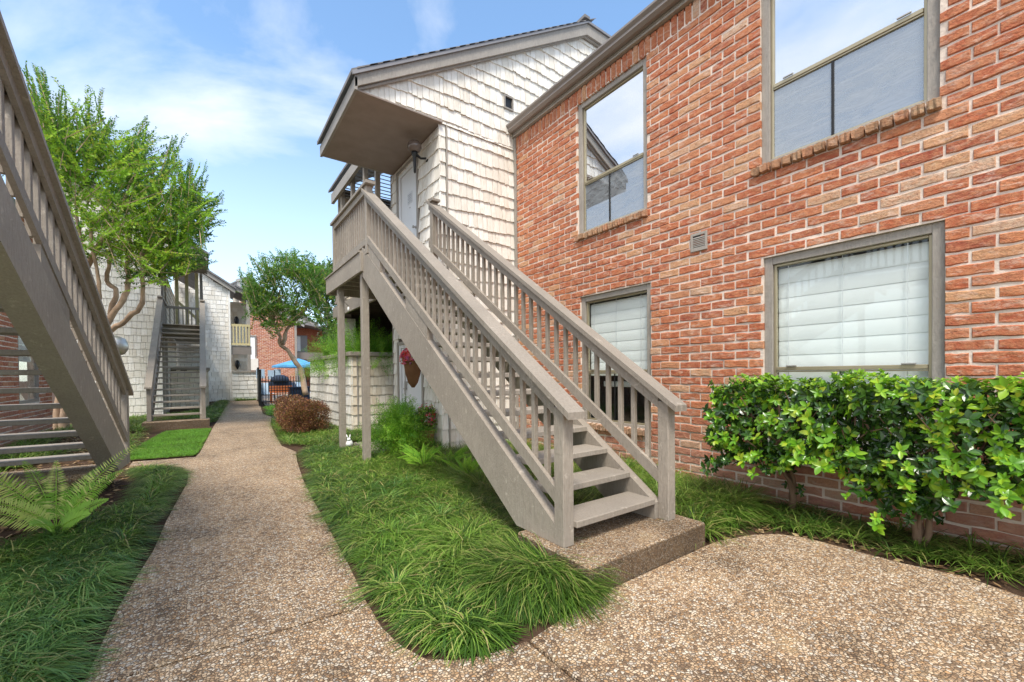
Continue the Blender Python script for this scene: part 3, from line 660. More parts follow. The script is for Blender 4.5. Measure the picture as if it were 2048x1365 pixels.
# eave, fascia and gutter
MB().box(WX-0.055, WX+0.24, YA, 6.82, 6.098, 6.135, .003).build('eave_board', MAT['trim'], house)
MB().box(WX-0.062, WX-0.03, YA, 6.86, 6.137, 6.27, .003).build('fascia', MAT['trim'], house)
gp = [(-0.068, 6.30), (-0.068, 6.16), (-0.13, 6.155), (-0.175, 6.19), (-0.165, 6.235), (-0.20, 6.275), (-0.20, 6.305), (-0.19, 6.305), (-0.188, 6.28), (-0.152, 6.236), (-0.160, 6.195), (-0.125, 6.168), (-0.078, 6.172), (-0.078, 6.30)]
n = len(gp); vs = [(WX+x, YA, z) for x, z in gp]+[(WX+x, 6.90, z) for x, z in gp]; fs = [(i, (i+1) % n, n+(i+1) % n, n+i) for i in range(n)]+[tuple(range(n)), tuple(range(2*n-1, n-1, -1))]
MB().add(vs, fs).add([(WX-0.07, 6.90, 6.16), (WX-0.13, 6.90, 6.155), (WX-0.175, 6.90, 6.19), (WX-0.20, 6.90, 6.275), (WX-0.20, 6.90, 6.305), (WX-0.07, 6.90, 6.305)], [(0, 1, 2, 3, 4, 5)]).build('gutter', MAT['gutter'], house)
MB().add([(WX-0.07, YA, 6.30), (WX-0.07, 6.86, 6.30), (10.5, 6.6, 9.5), (10.5, YA, 9.5), (WX-0.07, YA, 6.26), (WX-0.07, 6.86, 6.26), (10.5, 6.6, 9.44), (10.5, YA, 9.44)], [(0, 1, 2, 3), (7, 6, 5, 4), (0, 4, 5, 1), (1, 5, 6, 2)]).build('roof', MAT['roof'], house)
MB().box(WX-0.03, WX+0.06, 6.752, 6.83, 0, 6.09, .004).build('corner_board', MAT['trim'], house)

# ------------------------------------------------------------------ shake house (gable over the landing)
FY, GX = 6.84, 3.42
sh = tag(empty('shake_house'), 'cream shake clad house with roof overhanging the stair landing and white door', 'house')
def rake(x): return min(5.90+(x-1.95)*0.614, 9.00)
MB().add([(3.43, FY, -0.1), (5.3, FY, -0.1), (9.5, FY, 5.5), (9.5, FY, 9.0), (7.0, FY, 9.0), (1.97, FY, 5.91), (1.97, FY, 5.85), (3.43, FY, 5.85)], [(0, 1, 2, 3, 4, 5, 6, 7)]).build('gable_sheathing', MAT['shake_back'], sh, fix=False)
its = shake_items((0, FY, 0), (1, 0, 0), (0, -1, 0), GX-0.03, 5.03, 0.0, 5.85, edge=0.13, wave=0.02)
its += shake_items((0, FY, 0), (1, 0, 0), (0, -1, 0), 2.0, 9.2, 5.85, 9.0, topfn=lambda u: rake(u)-0.0, botfn=lambda u: 5.86, openings=[(4.82, 5.02, 6.55, 6.95)], wave=0.02)
put_shakes(sh, its, SHK, 300)
MB().box(GX+0.105, GX+0.125, FY-0.05, FY-0.002, 0, 5.84, .003).build('corner_board', MAT['trim'], sh)
vv = empty('gable_vent'); vv.parent = sh
mb = MB(); mb.box(4.80, 4.825, FY-0.05, FY, 6.62, 6.88); mb.box(4.995, 5.02, FY-0.05, FY, 6.62, 6.88); mb.box(4.825, 4.995, FY-0.05, FY, 6.62, 6.645); mb.box(4.825, 4.995, FY-0.05, FY, 6.855, 6.88); mb.build('vent_frame', MAT['trim'], vv)
MB().box(4.825, 4.995, FY-0.015, FY-0.01, 6.645, 6.855).build('vent_screen', MAT['black'], vv)
# side wall G with upper and lower doors
gop = [(7.74, 8.86, 3.30, 5.74), (7.60, 8.95, -0.2, 2.12)]
mb = MB(); wall_cells(mb, lambda m_, a, b, c, d: m_.box(GX, GX+0.1, a, b, c, d), FY, 9.2, -0.1, 5.9, gop); mb.build('side_sheathing', MAT['shake_back'], sh)
its = shake_items((GX, 0, 0), (0, 1, 0), (-1, 0, 0), FY-0.03, 9.2, 0, 5.83, openings=gop, wave=0.015)
put_shakes(sh, its, SHK, 200)
MB().box(GX-0.035, GX+0.3, 9.2, 9.23, 0, 5.85, .003).build('end_board', MAT['trim'], sh)
def doorset(parent, y0, y1, z0, z1, name='door', white=True):
    d = empty(name); d.parent = parent
    mb = MB()
    mb.box(GX-0.045, GX+0.08, y0, y0+0.07, z0, z1, .004); mb.box(GX-0.045, GX+0.08, y1-0.07, y1, z0, z1, .004); mb.box(GX-0.043, GX+0.08, y0+0.07, y1-0.07, z1-0.07, z1, .004)
    mb.build('door_casing', MAT['trim'], d)
    mb = MB(); mb.box(GX-0.02, GX+0.06, y0+0.07, y0+0.13, z0, z1-0.07, .003); mb.box(GX-0.02, GX+0.06, y1-0.16, y1-0.07, z0, z1-0.07, .003); mb.box(GX-0.019, GX+0.06, y0+0.13, y1-0.16, z1-0.14, z1-0.07, .003)
    mb.build('door_jamb', MAT['white'], d)
    MB().box(GX+0.012, GX+0.055, y0+0.137, y1-0.167, z0+0.02, z1-0.145, .003).build('door_leaf', MAT['white'], d)
    return d
d1 = doorset(sh, 7.74, 8.86, 3.36, 5.74)
MB().box(GX+0.004, GX+0.010, 8.12, 8.36, 4.92, 5.14).build('door_notice', MAT['paper'], d1)
for k in range(5): MB().box(GX+0.001, GX+0.0035, 8.15, 8.33-0.03*(k % 2), 4.95+k*0.034, 4.958+k*0.034).build('notice_line', MAT['ink'], d1)
MB().lathe([(0.001, 0), (0.012, 0.001), (0.012, 0.004), (0.001, 0.005)]).build('peephole', MAT['black'], d1).matrix_local = Matrix.Translation((GX+0.01, 8.24, 4.83)) @ Matrix.Rotation(-math.pi/2, 4, 'Y')
MB().lathe([(0.03, 0), (0.03, 0.01), (0.014, 0.02), (0.014, 0.04), (0.03, 0.05), (0.025, 0.075), (0.002, 0.08)]).build('door_knob', MAT['steel'], d1).matrix_local = Matrix.Translation((GX+0.01, 7.95, 4.35)) @ Matrix.Rotation(-math.pi/2, 4, 'Y')
d2 = doorset(sh, 7.60, 8.95, 0.02, 2.12)
MB().box(GX+0.0, GX+0.011, 8.60, 8.63, 0.05, 1.96, .002).build('door_astragal', MAT['steel'], d2)
mb = MB(); mb.box(GX-0.02, GX+0.01, 8.47, 8.60, 1.24, 1.275, .003); mb.box(GX-0.035, GX-0.005, 8.52, 8.57, 1.09, 1.25, .008); mb.box(GX-0.02, GX+0.01, 8.52, 8.66, 1.10, 1.13, .003); mb.build('door_latch', MAT['steel'], d2)
mb = MB(); mb.tube([(GX-0.03, 8.50, 1.10), (GX-0.04, 8.51, 1.00), (GX-0.04, 8.56, 1.00), (GX-0.03, 8.57, 1.10)], 0.008, 6); mb.build('padlock', MAT['steel'], d2)
# overhang: soffit, fascias, roof
MB().box(1.97, GX+0.02, FY-0.08, 9.14, 5.845, 5.87, .002).build('soffit', MAT['soffit'], sh)
MB().box(1.92, 1.965, FY-0.13, 9.18, 5.82, 6.02, .004).build('eave_fascia', MAT['trim'], sh)
MB().box(1.97, 3.6, 9.142, 9.18, 5.84, 6.05, .003).build('rear_fascia', MAT['trim'], sh)
def sl(y0, y1, pts): return y0, y1, pts
mb = MB(); mb.prism([(1.925, 5.865), (7.03, 9.0), (7.03, 9.24), (1.925, 6.04)], 1, FY-0.13, FY-0.085); mb.build('rake_board', MAT['trim'], sh)
mb = MB(); mb.prism([(7.034, 9.0), (9.6, 9.0), (9.6, 9.24), (7.034, 9.24)], 1, FY-0.13, FY-0.085); mb.build('rake_board', MAT['trim'], sh)
mb = MB(); mb.prism([(1.88, 6.02), (1.915, 6.035), (7.04, 9.245), (9.6, 9.245), (9.6, 9.285), (7.02, 9.285), (1.88, 6.075)], 1, FY-0.165, FY-0.132); mb.build('drip_edge', MAT['drip'], sh)
mb = MB(); mb.prism([(1.93, 5.82), (7.0, 8.965), (9.4, 8.965), (9.4, 8.998), (7.0, 8.998), (1.93, 5.86)], 1, FY-0.082, FY-0.035); mb.build('frieze_board', MAT['trim'], sh)
mb = MB(); mb.prism([(1.87, 6.045), (7.02, 9.25), (7.02, 9.31), (1.87, 6.105)], 1, FY-0.15, 9.19); mb.build('roof', MAT['roof'], sh)
mb = MB(); mb.prism([(2.95, 6.722), (7.02, 9.25), (7.02, 9.31), (2.95, 6.782)], 1, 9.192, 13.1); mb.build('roof', MAT['roof'], sh)
mb = MB(); mb.prism([(7.022, 9.25), (9.6, 9.25), (9.6, 9.31), (7.022, 9.31)], 1, FY-0.15, 13.1); mb.build('roof', MAT['roof'], sh)
# shingle butts standing proud along the rake, ragged against the sky
mb = MB(); u = 1.95
while u < 7.0:
    z = 6.105+(u-1.87)*0.622; mb.add([(u, FY-0.175, z-0.03), (u+0.32, FY-0.175, z+0.17), (u+0.32, FY-0.175, z+0.185), (u, FY-0.175, z-0.005), (u, FY+0.3, z-0.03), (u+0.32, FY+0.3, z+0.17), (u+0.32, FY+0.3, z+0.185), (u, FY+0.3, z-0.005)], [(0, 1, 2, 3), (3, 2, 6, 7), (0, 3, 7, 4)]); u += 0.2
mb.build('shingle_edge', MAT['roof'], sh)
MB().beam((6.98, FY-0.19, 9.33), (6.98, 9, 9.33), 0.16, 0.06).build('ridge_cap', MAT['roof'], sh)
# upper balcony behind
MB().box(2.98, 3.06, 9.25, 12.9, 6.35, 6.62, .004).build('balcony_eave_beam', MAT['trim'], sh)
for y in (9.30, 10.15, 11.2, 12.2): MB().box(3.07, 3.17, y-0.05, y+0.05, 3.45, 6.52, .004).build('balcony_post', MAT['taupe'], sh)
MB().box(2.98, 3.04, 9.25, 12.9, 3.05, 3.36, .004).build('balcony_beam', MAT['taupe'], sh)
MB().box(3.045, 5.6, 9.26, 12.9, 3.37, 3.40).build('balcony_floor', MAT['taupe'], sh)
for k in range(8): MB().box(3.045, 5.5, 9.5+k*0.4, 9.54+k*0.4, 3.14, 3.36).build('joist', MAT['darkwood'], sh)
MB().box(3.00, 3.08, 9.3, 12.85, 4.33, 4.37, .004).build('balcony_rail', MAT['taupe'], sh)
MB().box(3.02, 3.06, 9.3, 12.85, 3.46, 3.54, .004).build('balcony_bottom_rail', MAT['taupe'], sh)
for k in range(23): MB().box(3.02, 3.06, 9.38+k*0.15, 9.42+k*0.15, 3.541, 4.325).build('balcony_baluster', MAT['taupe'], sh)
MB().box(3.2, 6.5, 13.0, 13.05, 0, 6.9).build('balcony_sheathing', MAT['shake_back'], sh)
put_shakes(sh, shake_items((0, 13.0, 0), (1, 0, 0), (0, -1, 0), 3.2, 6.2, 3.42, 6.7, topfn=lambda u: 6.7+(u-2.95)*0.62), SHKT, 80)
for k in range(16):  # slatted shade under the balcony roof
    MB().obox((4.1, 9.6+k*0.22, 6.62), (1, 0, 0), (0, 0.87, 0.5), (0, -0.5, 0.87), 0.95, 0.045, 0.008).build('shade_slat', MAT['taupe'], sh)
MB().box(3.5, 6.5, 12.90, 12.96, 0, 3.3).build('patio_back_wall', MAT['darkwood'], sh)
MB().box(5.2, 5.26, 11.2, 12.89, 0, 3.3).build('patio_side_wall', MAT['darkwood'], sh)
for k in range(9): MB().box(3.6+k*0.2, 3.615+k*0.2, 12.875, 12.898, 0, 3.2).build('siding_batten', MAT['darkwood'], sh)
MB().box(3.20, 3.49, 12.5, 12.95, 0, 3.04).build('patio_column', MAT['shake_back'], sh)
put_shakes(sh, shake_items((0, 12.5, 0), (1, 0, 0), (0, -1, 0), 3.18, 3.50, 1.8, 3.04)+shake_items((3.20, 0, 0), (0, 1, 0), (-1, 0, 0), 12.5, 12.95, 1.8, 3.04), SHK, 60)
# ------------------------------------------------------------------ courtyard wall
cw = tag(empty('courtyard_wall'), 'low cream shake courtyard wall with flat taupe cap behind the landing posts', 'wall')
CX, CY = 2.96, 11.0
MB().box(CX+0.035, 4.6, CY+0.035, CY+0.15, -0.1, 1.9).build('front_core', MAT['shake_back'], cw)
MB().box(CX+0.035, CX+0.15, CY+0.152, 16.3, -0.1, 1.9).build('side_core', MAT['shake_back'], cw)
put_shakes(cw, shake_items((0, CY+0.035, 0), (1, 0, 0), (0, -1, 0), CX, 4.6, 0, 1.9, edge=0.14, wave=0.008, base=0.16), SHKT, 150)
put_shakes(cw, shake_items((CX+0.035, 0, 0), (0, 1, 0), (-1, 0, 0), CY, 16.3, 0, 1.9, wave=0.010, base=0.16), SHK, 300)
MB().box(CX+0.135, CX+0.165, CY-0.015, CY+0.02, 0, 1.9, .003).build('corner_strip', MAT['trim'], cw)
MB().box(CX-0.06, 4.7, CY-0.06, CY+0.2, 1.905, 2.01, .01).build('wall_cap', MAT['taupe'], cw)
MB().box(CX-0.06, CX+0.2, CY+0.203, 16.36, 1.905, 2.01, .01).build('wall_cap', MAT['taupe'], cw)

# ------------------------------------------------------------------ staircases
SL = 0.692
def staircase(loc, rz, width, label, steps=18, dyL=0.12, landing=2.35, lx=1.42, sth=0.09):
    """local axes: climbs +Y, origin at the front left foot of the plinth level newel; width between outer newel faces"""
    R = tag(empty('staircase', loc, rz), label, 'staircase')
    W = width; P = 0.10; z0 = 0.18; T = MAT['taupe']; RUN = 0.2555; RISE = 0.1767
    topz = z0+RISE*steps
    Yt = 0.09+RUN*(steps-1)      # front edge of landing deck
    YL = 4.66                    # where stringers meet the landing fascia
    for side, x0, dy in (('L', 0.0, dyL), ('R', W-P, 0.0)):
        capz = lambda yy, d=dy: 1.2+SL*(yy-d)
        s_ = 1 if side == 'L' else -1
        xm = x0+P/2
        MB().box(x0, x0+P, dy, dy+P, z0, capz(dy+0.03)-0.055, .005).build('newel_post', T, R)
        # cap rail (flat board) and the rail under it
        yA, yB = dy-0.09, YL-0.12+dy*0.3
        MB().prism([(yA, capz(yA)-0.05), (yB, capz(yB)-0.05), (yB, capz(yB)), (yA, capz(yA))], 0, xm-0.085, xm+0.075).build('handrail', T, R)
        yA2 = dy+P+0.001
        xr = x0+0.0 if side == 'L' else x0+P-0.04
        MB().prism([(yA2-0.002, capz(yA2)-0.165), (yB-0.02, capz(yB)-0.165), (yB-0.02, capz(yB)-0.052), (yA2-0.002, capz(yA2)-0.052)], 0, x0+0.006, x0+0.041).build('upper_rail', T, R)
        MB().prism([(yA2-0.002, capz(yA2)-0.79), (yB-0.02, capz(yB)-0.79), (yB-0.02, capz(yB)-0.68), (yA2-0.002, capz(yA2)-0.68)], 0, x0+0.004, x0+0.041).build('bottom_rail', T, R)
        MB().prism([(yA2-0.002, capz(yA2)-0.165), (yB-0.02, capz(yB)-0.165), (yB-0.02, capz(yB)-0.052), (yA2-0.002, capz(yA2)-0.052)], 0, x0+0.082, x0+0.1).build('inner_rail', T, R)
        # balusters
        yb = dy+0.24
        while yb < yB-0.08:
            zt = capz(yb)-0.06; zb_ = capz(yb)-0.785
            MB().obox((x0+0.0615, yb, (zt+zb_)/2), (1, 0, 0), (0, 1, 0), (0, 0, 1), 0.019, 0.021, (zt-zb_)/2-0.01, .003).build('baluster', T, R); yb += 0.147
        # stringer
        sx0, sx1 = (x0+0.008, x0+0.008+sth) if side == 'L' else (x0-sth+0.045, x0+0.045)
        st = lambda yy: capz(yy)-0.95
        yf = dy+0.04 if side == 'L' else dy+0.10
        zb0 = z0+0.002
        dep = 0.46
        yc = (zb0-(1.2-0.95-dep-SL*dy))/SL
        poly = [(yf, zb0), (yc, zb0), (YL+0.06, st(YL+0.06)-dep), (YL+0.06, st(YL+0.06)), (yf, st(yf))]
        MB().prism(poly, 0, sx0, sx1).build('stringer', T, R)
        # filler blocks tying bottom rail to stringer
        for yk, ln in ((2.35, 0.62), (3.9, 0.5)) if side == 'L' else ((3.1, 0.3),):
            MB().prism([(yk, st(yk)+0.002), (yk+ln, st(yk+ln)+0.002), (yk+ln, capz(yk+ln)-0.792), (yk, capz(yk)-0.792)], 0, sx0+0.004, sx1-0.01).build('rail_block', T, R)
    for k in range(steps-1):
        yf = 0.09+RUN*k; zt = z0+RISE*(k+1)
        MB().box(0.009+sth, W-0.056-sth, yf, yf+0.285, zt-0.05, zt, .006).build('tread', T, R)
    # landing
    y0, y1 = YL, YL+landing; x0, x1 = -0.03, lx
    MB().box(x0, x0+0.045, y0, y1, topz-0.33, topz-0.03, .004).build('landing_fascia', T, R)
    MB().box(x0+0.047, x1, y0, y0+0.045, topz-0.33, topz-0.03, .004).build('landing_fascia', T, R)
    MB().box(x0+0.047, x1, y1-0.045, y1, topz-0.33, topz-0.03, .004).build('landing_fascia', T, R)
    ys = Yt
    while ys < y1-0.05:
        MB().box(x0-0.02 if ys > YL-0.03 else 0.009+sth, x1 if ys > YL-0.03 else W-0.056-sth, ys, ys+0.132, topz-0.028, topz, .004).build('deck_board', T, R); ys += 0.139
    for k in range(5): MB().box(x0+0.048, x1, y0+0.35+k*0.38, y0+0.39+k*0.38, topz-0.27, topz-0.032).build('joist', T, R)
    for yy in (y0+0.12, y1-0.75): MB().box(0.02, 0.13, yy, yy+0.11, 0, topz-0.332, .005).build('landing_post', T, R)
    # landing rail on the outer side and along the far end
    cz = topz+0.98
    MB().box(0.0, 0.10, y0-0.22, y0-0.12, topz-0.1, cz-0.05, .005).build('newel_post', T, R)
    MB().box(-0.03, 0.12, y0-0.30, y0-0.02, cz-0.048, cz, .005).build('post_cap', T, R)
    MB().box(0.0, 0.10, y1-0.55, y1-0.45, topz-0.1, cz-0.05, .005).build('newel_post', T, R)
    MB().box(-0.03, 0.12, y0-0.018, y1-0.40, cz-0.05, cz-0.002, .005).build('handrail', T, R)
    MB().box(0.006, 0.041, y0-0.119, y1-0.551, cz-0.15, cz-0.052, .003).build('upper_rail', T, R)
    MB().box(0.006, 0.041, y0-0.119, y1-0.551, topz+0.05, topz+0.15, .003).build('bottom_rail', T, R)
    yb = y0-0.03
    while yb < y1-0.58:
        MB().box(0.043, 0.081, yb-0.02, yb+0.02, topz+0.06, cz-0.052, .003).build('baluster', T, R); yb += 0.125
    MB().box(0.10, x1, y1-0.5, y1-0.465, cz-0.15, cz-0.05, .003).build('upper_rail', T, R)
    MB().box(0.10, x1, y1-0.5, y1-0.465, topz+0.05, topz+0.15, .003).build('bottom_rail', T, R)
    xb = 0.2
    while xb < x1-0.05:
        MB().box(xb-0.02, xb+0.02, y1-0.462, y1-0.425, topz+0.06, cz-0.08, .003).build('baluster', T, R); xb += 0.14
    MB().box(W-P, W, y0-0.30, y0-0.20, topz-0.1, cz-0.09, .005).build('newel_post', T, R)
    MB().box(W-P-0.03, W+0.02, y0-0.36, y0-0.15, cz-0.088, cz-0.045, .005).build('post_cap', T, R)
    return R
def plinth(x0, x1, y0, y1, h, loc, rz, label):
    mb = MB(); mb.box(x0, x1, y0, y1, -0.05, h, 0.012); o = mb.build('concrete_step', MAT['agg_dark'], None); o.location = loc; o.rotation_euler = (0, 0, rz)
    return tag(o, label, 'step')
staircase((2.0, 2.045, 0), 0.0, 1.15, 'near taupe wooden staircase climbing beside the brick wall to the white door')
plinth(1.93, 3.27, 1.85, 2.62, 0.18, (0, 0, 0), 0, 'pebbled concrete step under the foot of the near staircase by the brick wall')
# left stair: its outer (local left) newel stands at (-.86, 7.66), it climbs towards the camera
rz2 = math.radians(180-3.3)
loc2 = (-0.85, 7.80, 0.07)
staircase(loc2, rz2, 2.0, 'large taupe wooden staircase at the left edge seen from behind its open treads', sth=0.17)
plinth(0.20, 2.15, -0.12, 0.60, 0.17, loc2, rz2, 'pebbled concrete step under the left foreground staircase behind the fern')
staircase((-1.36, 15.35, 0), 0.0, 1.33, 'distant taupe staircase facing the camera in front of the white shake house', dyL=0.05, lx=1.35)
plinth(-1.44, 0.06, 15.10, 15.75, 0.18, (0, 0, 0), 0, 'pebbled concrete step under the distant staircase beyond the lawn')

# ------------------------------------------------------------------ wall lamp by the upper door
lp = tag(empty('wall_lamp', (3.42, 7.35, 5.45)), 'black bracket wall lamp with smoked globe beside the upper white door', 'lamp')
MB().tube([(0, 0, -0.0), (-0.03, 0, 0)], [0.065, 0.055], 14).build('wall_plate', MAT['black'], lp, True)
MB().tube([(-0.02, 0, 0), (-0.14, 0.0, -0.03), (-0.24, 0, 0.02)], [0.022, 0.02, 0.03], 8).build('bracket_arm', MAT['black'], lp, True)
MB().lathe([(0.005, -0.34), (0.02, -0.32), (0.028, -0.18), (0.03, -0.05), (0.055, 0.0), (0.06, 0.05)], (-0.26, 0, 0), 14).build('lamp_stem', MAT['black'], lp, True)
MB().lathe([(0.05, 0.045), (0.10, 0.07), (0.128, 0.13), (0.122, 0.19), (0.085, 0.235), (0.02, 0.255)], (-0.26, 0, 0), 20).build('lamp_globe', MAT['globe'], lp, True)
lp2 = tag(empty('wall_lamp', tuple(at_y(229, 692, 13.4))), 'silver globe lamp showing past the left staircase handrail', 'lamp')
MB().lathe([(0.02, -0.24), (0.17, -0.2), (0.24, -0.08), (0.25, 0.02), (0.2, 0.16), (0.1, 0.22), (0.01, 0.24)], (0, 0, 0), 24).build('lamp_globe', MAT['steel'], lp2, True)
q = lp2.location
MB().tube([(0, 0, -0.2), (0, 0, -q[2])], [0.04, 0.05], 10).build('lamp_pole', MAT['taupe'], lp2, True)

# ------------------------------------------------------------------ left brick house
lh = tag(empty('brick_house'), 'red brick house seen behind the open treads of the left staircase', 'house')
LX = -3.3; lop = [(13.7, 15.1, 0.85, 3.0)]
mb = MB(); wall_cells(mb, lambda m_, a, b, c, d: m_.box(LX-0.2, LX-0.009, a, b, c, d), 9.5, 16.1, -0.1, 5.1, lop); mb.build('mortar_wall', MAT['mortar'], lh)
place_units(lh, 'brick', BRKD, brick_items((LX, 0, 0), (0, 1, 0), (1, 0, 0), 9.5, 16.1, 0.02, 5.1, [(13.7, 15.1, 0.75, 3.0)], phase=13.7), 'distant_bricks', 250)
fw = empty('window'); fw.parent = lh
mb = MB(); mb.box(LX-0.06, LX-0.012, 13.7, 13.78, 0.85, 3.0); mb.box(LX-0.06, LX-0.012, 15.02, 15.1, 0.85, 3.0); mb.box(LX-0.06, LX-0.014, 13.78, 15.02, 0.85, 0.92); mb.box(LX-0.06, LX-0.014, 13.78, 15.02, 1.95, 2.0); mb.build('window_frame', MAT['gutter'], fw)
MB().box(LX-0.05, LX-0.045, 13.78, 15.02, 0.92, 2.95).build('pane', MAT['glass'], fw)
for k in range(9): MB().box(LX-0.12, LX-0.10, 13.8, 14.95, 1.80+k*0.13, 1.92+k*0.13).build('blind_slat', MAT['blind'], fw)
MB().box(LX-0.9, LX-0.5, 13.5, 15.3, 0.4, 3.2).build('room', MAT['inside'], fw)
MB().box(LX-0.25, LX+0.0, 9.5, 16.15, 5.1, 5.3).build('eave_board', MAT['trim'], lh)

# ------------------------------------------------------------------ white shake house beyond (building with the distant stair)
wh = tag(empty('shake_house'), 'white shake house with gable overhang behind the distant staircase and crape myrtle', 'house')
def rk3(x): return 6.05-(x-0.05)*0.60
MB().add([(-3.9, 20.05, -0.1), (-1.35, 20.05, -0.1), (-1.35, 20.05, 5.85), (0.0, 20.05, 5.85), (0.0, 20.05, 6.0), (-3.9, 20.05, 8.4)], [(0, 1, 2, 3, 4, 5)]).build('front_sheathing', MAT['shake_back'], wh, fix=False)
put_shakes(wh, shake_items((0, 20.05, 0), (1, 0, 0), (0, -1, 0), -3.8, -1.30, 0, 5.85, wmax=0.2, t=0.022)+shake_items((0, 20.05, 0), (1, 0, 0), (0, -1, 0), -3.8, 0.02, 5.86, 8.3, topfn=lambda u: rk3(u)-0.12), SHK, 220)
gop3 = [(20.6, 21.7, 3.3, 5.7)]
mb = MB(); wall_cells(mb, lambda m_, a, b, c, d: m_.box(-1.45, -1.35, a, b, c, d), 20.06, 29.9, -0.1, 5.85, gop3); mb.build('side_sheathing', MAT['shake_back'], wh)
put_shakes(wh, shake_items((-1.35, 0, 0), (0, 1, 0), (1, 0, 0), 20.06, 22.4, 0, 5.8, openings=gop3)+shake_items((-1.35, 0, 0), (0, 1, 0), (1, 0, 0), 23.0, 29.9, 0, 5.8, wmax=0.3, wmin=0.2), SHKT, 60)
MB().box(-1.33, -1.27, 20.6, 20.72, 3.36, 5.75).build('door_casing', MAT['gutter'], wh); MB().box(-1.36, -1.33, 20.72, 21.65, 3.36, 5.65).build('door', MAT['white'], wh)
MB().box(-1.36, 0.05, 20.0, 22.4, 5.84, 5.87).build('soffit', MAT['soffit'], wh)
MB().box(0.05, 0.1, 19.9, 22.45, 5.82, 6.06).build('eave_fascia', MAT['trim'], wh)
mb = MB(); mb.prism([(0.1, 5.85), (-4.5, 8.60), (-4.5, 8.84), (0.1, 6.06)], 1, 19.86, 19.94); mb.build('rake_board', MAT['trim'], wh)
mb = MB(); mb.prism([(0.14, 6.04), (-4.5, 8.83), (-4.5, 8.93), (0.14, 6.14)], 1, 19.8, 22.5); mb.build('roof', MAT['roof'], wh)
for (x, y) in ((-0.95, 22.5), (-0.62, 22.5), (-0.28, 22.5)): MB().box(x-0.06, x+0.06, y, y+0.1, 3.4, 5.85).build('pine_stud', MAT['newwood'], wh)
MB().beam((-0.95, 22.52, 4.6), (-0.1, 22.52, 3.7), 0.05, 0.1).build('pine_brace', MAT['newwood'], wh)
# balcony eave further along
mb = MB(); mb.prism([(-1.4, 6.9), (-0.35, 6.28), (-0.35, 6.42), (-1.4, 7.04)], 1, 22.6, 29.8); mb.build('balcony_roof', MAT['roof'], wh)
MB().box(-0.36, -0.28, 22.6, 29.8, 6.18, 6.40).build('balcony_eave_beam', MAT['trim'], wh)
MB().box(-0.20, -0.15, 22.6, 29.9, 3.05, 3.36).build('balcony_beam', MAT['taupe'], wh)
MB().box(-1.3, -0.15, 22.6, 29.9, 3.37, 3.4).build('balcony_floor', MAT['taupe'], wh)
for y in (22.7, 26, 29.7): MB().box(-0.18, -0.08, y, y+0.1, 0, 6.2).build('balcony_post', MAT['gutter'], wh)
# main wing wall b
def rkb(x): return 7.40-(x+0.02)*0.66
MB().add([(-1.4, 30.05, -0.1), (1.20, 30.05, -0.1), (1.20, 30.05, 6.55), (-1.4, 30.05, 8.3)], [(0, 1, 2, 3)]).build('wing_sheathing', MAT['shake_back'], wh, fix=False)
put_shakes(wh, shake_items((0, 30.05, 0), (1, 0, 0), (0, -1, 0), -1.4, 1.10, 0, 8.2, topfn=lambda u: rkb(u)-0.1, wmin=0.15, wmax=0.35, t=0.02), SHK, 200)
MB().box(1.10, 1.20, 29.98, 30.04, 0, 6.5).build('corner_board', MAT['shake'], wh)
mb = MB(); mb.prism([(-1.6, 8.36), (1.45, 6.35), (1.45, 6.60), (-1.6, 8.62)], 1, 29.8, 29.9); mb.build('rake_board', MAT['trim'], wh)
mb = MB(); mb.prism([(-1.6, 8.62), (1.5, 6.58), (1.5, 6.68), (-1.6, 8.74)], 1, 29.7, 34); mb.build('roof', MAT['roof'], wh)
# courtyard wall of that house
cw3 = tag(empty('courtyard_wall'), 'low white shake courtyard wall seen behind the treads of the distant staircase', 'wall')
MB().box(-1.3, 0.05, 24.35, 24.5, 0, 1.75).build('front_core', MAT['shake_back'], cw3); MB().box(-0.07, 0.05, 24.5, 29.9, 0, 1.75).build('side_core', MAT['shake_back'], cw3)
put_shakes(cw3, shake_items((0, 24.35, 0), (1, 0, 0), (0, -1, 0), -1.3, 0.08, 0, 1.74, wmin=0.12, wmax=0.25)+shake_items((0.05, 0, 0), (0, 1, 0), (1, 0, 0), 24.3, 29.9, 0, 1.74, wmin=0.2, wmax=0.4), SHKT, 120)
MB().box(-1.3, 0.14, 24.25, 24.55, 1.75, 1.85).build('wall_cap', MAT['taupe'], cw3); MB().box(-0.1, 0.14, 24.56, 29.9, 1.75, 1.85).build('wall_cap', MAT['taupe'], cw3)
# recessed balconies beyond (own building)
bh = tag(empty('balcony_house'), 'recessed grey balconies with yellow pine railing beyond the white shake gable', 'house')
MB().box(1.2, 2.32, 33.0, 33.2, 0, 6.3).build('recess_wall', MAT['shake_tan'], bh)
put_shakes(bh, shake_items((0, 33.0, 0), (1, 0, 0), (0, -1, 0), 1.2, 2.3, 0.2, 6.3, wmin=0.2, wmax=0.35), SHKT, 60)
MB().box(1.22, 2.25, 30.1, 30.3, 2.75, 3.20).build('balcony_beam', MAT['gutter'], bh); MB().box(1.22, 2.25, 30.1, 33, 3.2, 3.25).build('balcony_floor', MAT['gutter'], bh)
for z0, z1 in ((0, 2.75), (3.25, 6.3)): MB().box(2.02, 2.2, 30.1, 30.28, z0, z1).build('balcony_post', MAT['trim'], bh)
MB().box(1.22, 2.2, 30.05, 30.1, 4.42, 4.56).build('pine_rail', MAT['newwood'], bh); MB().box(1.22, 2.2, 30.05, 30.1, 3.30, 3.42).build('pine_rail', MAT['newwood'], bh)
for k in range(6): MB().box(1.3+k*0.16, 1.37+k*0.16, 30.05, 30.09, 3.42, 4.42).build('pine_baluster', MAT['newwood'], bh)
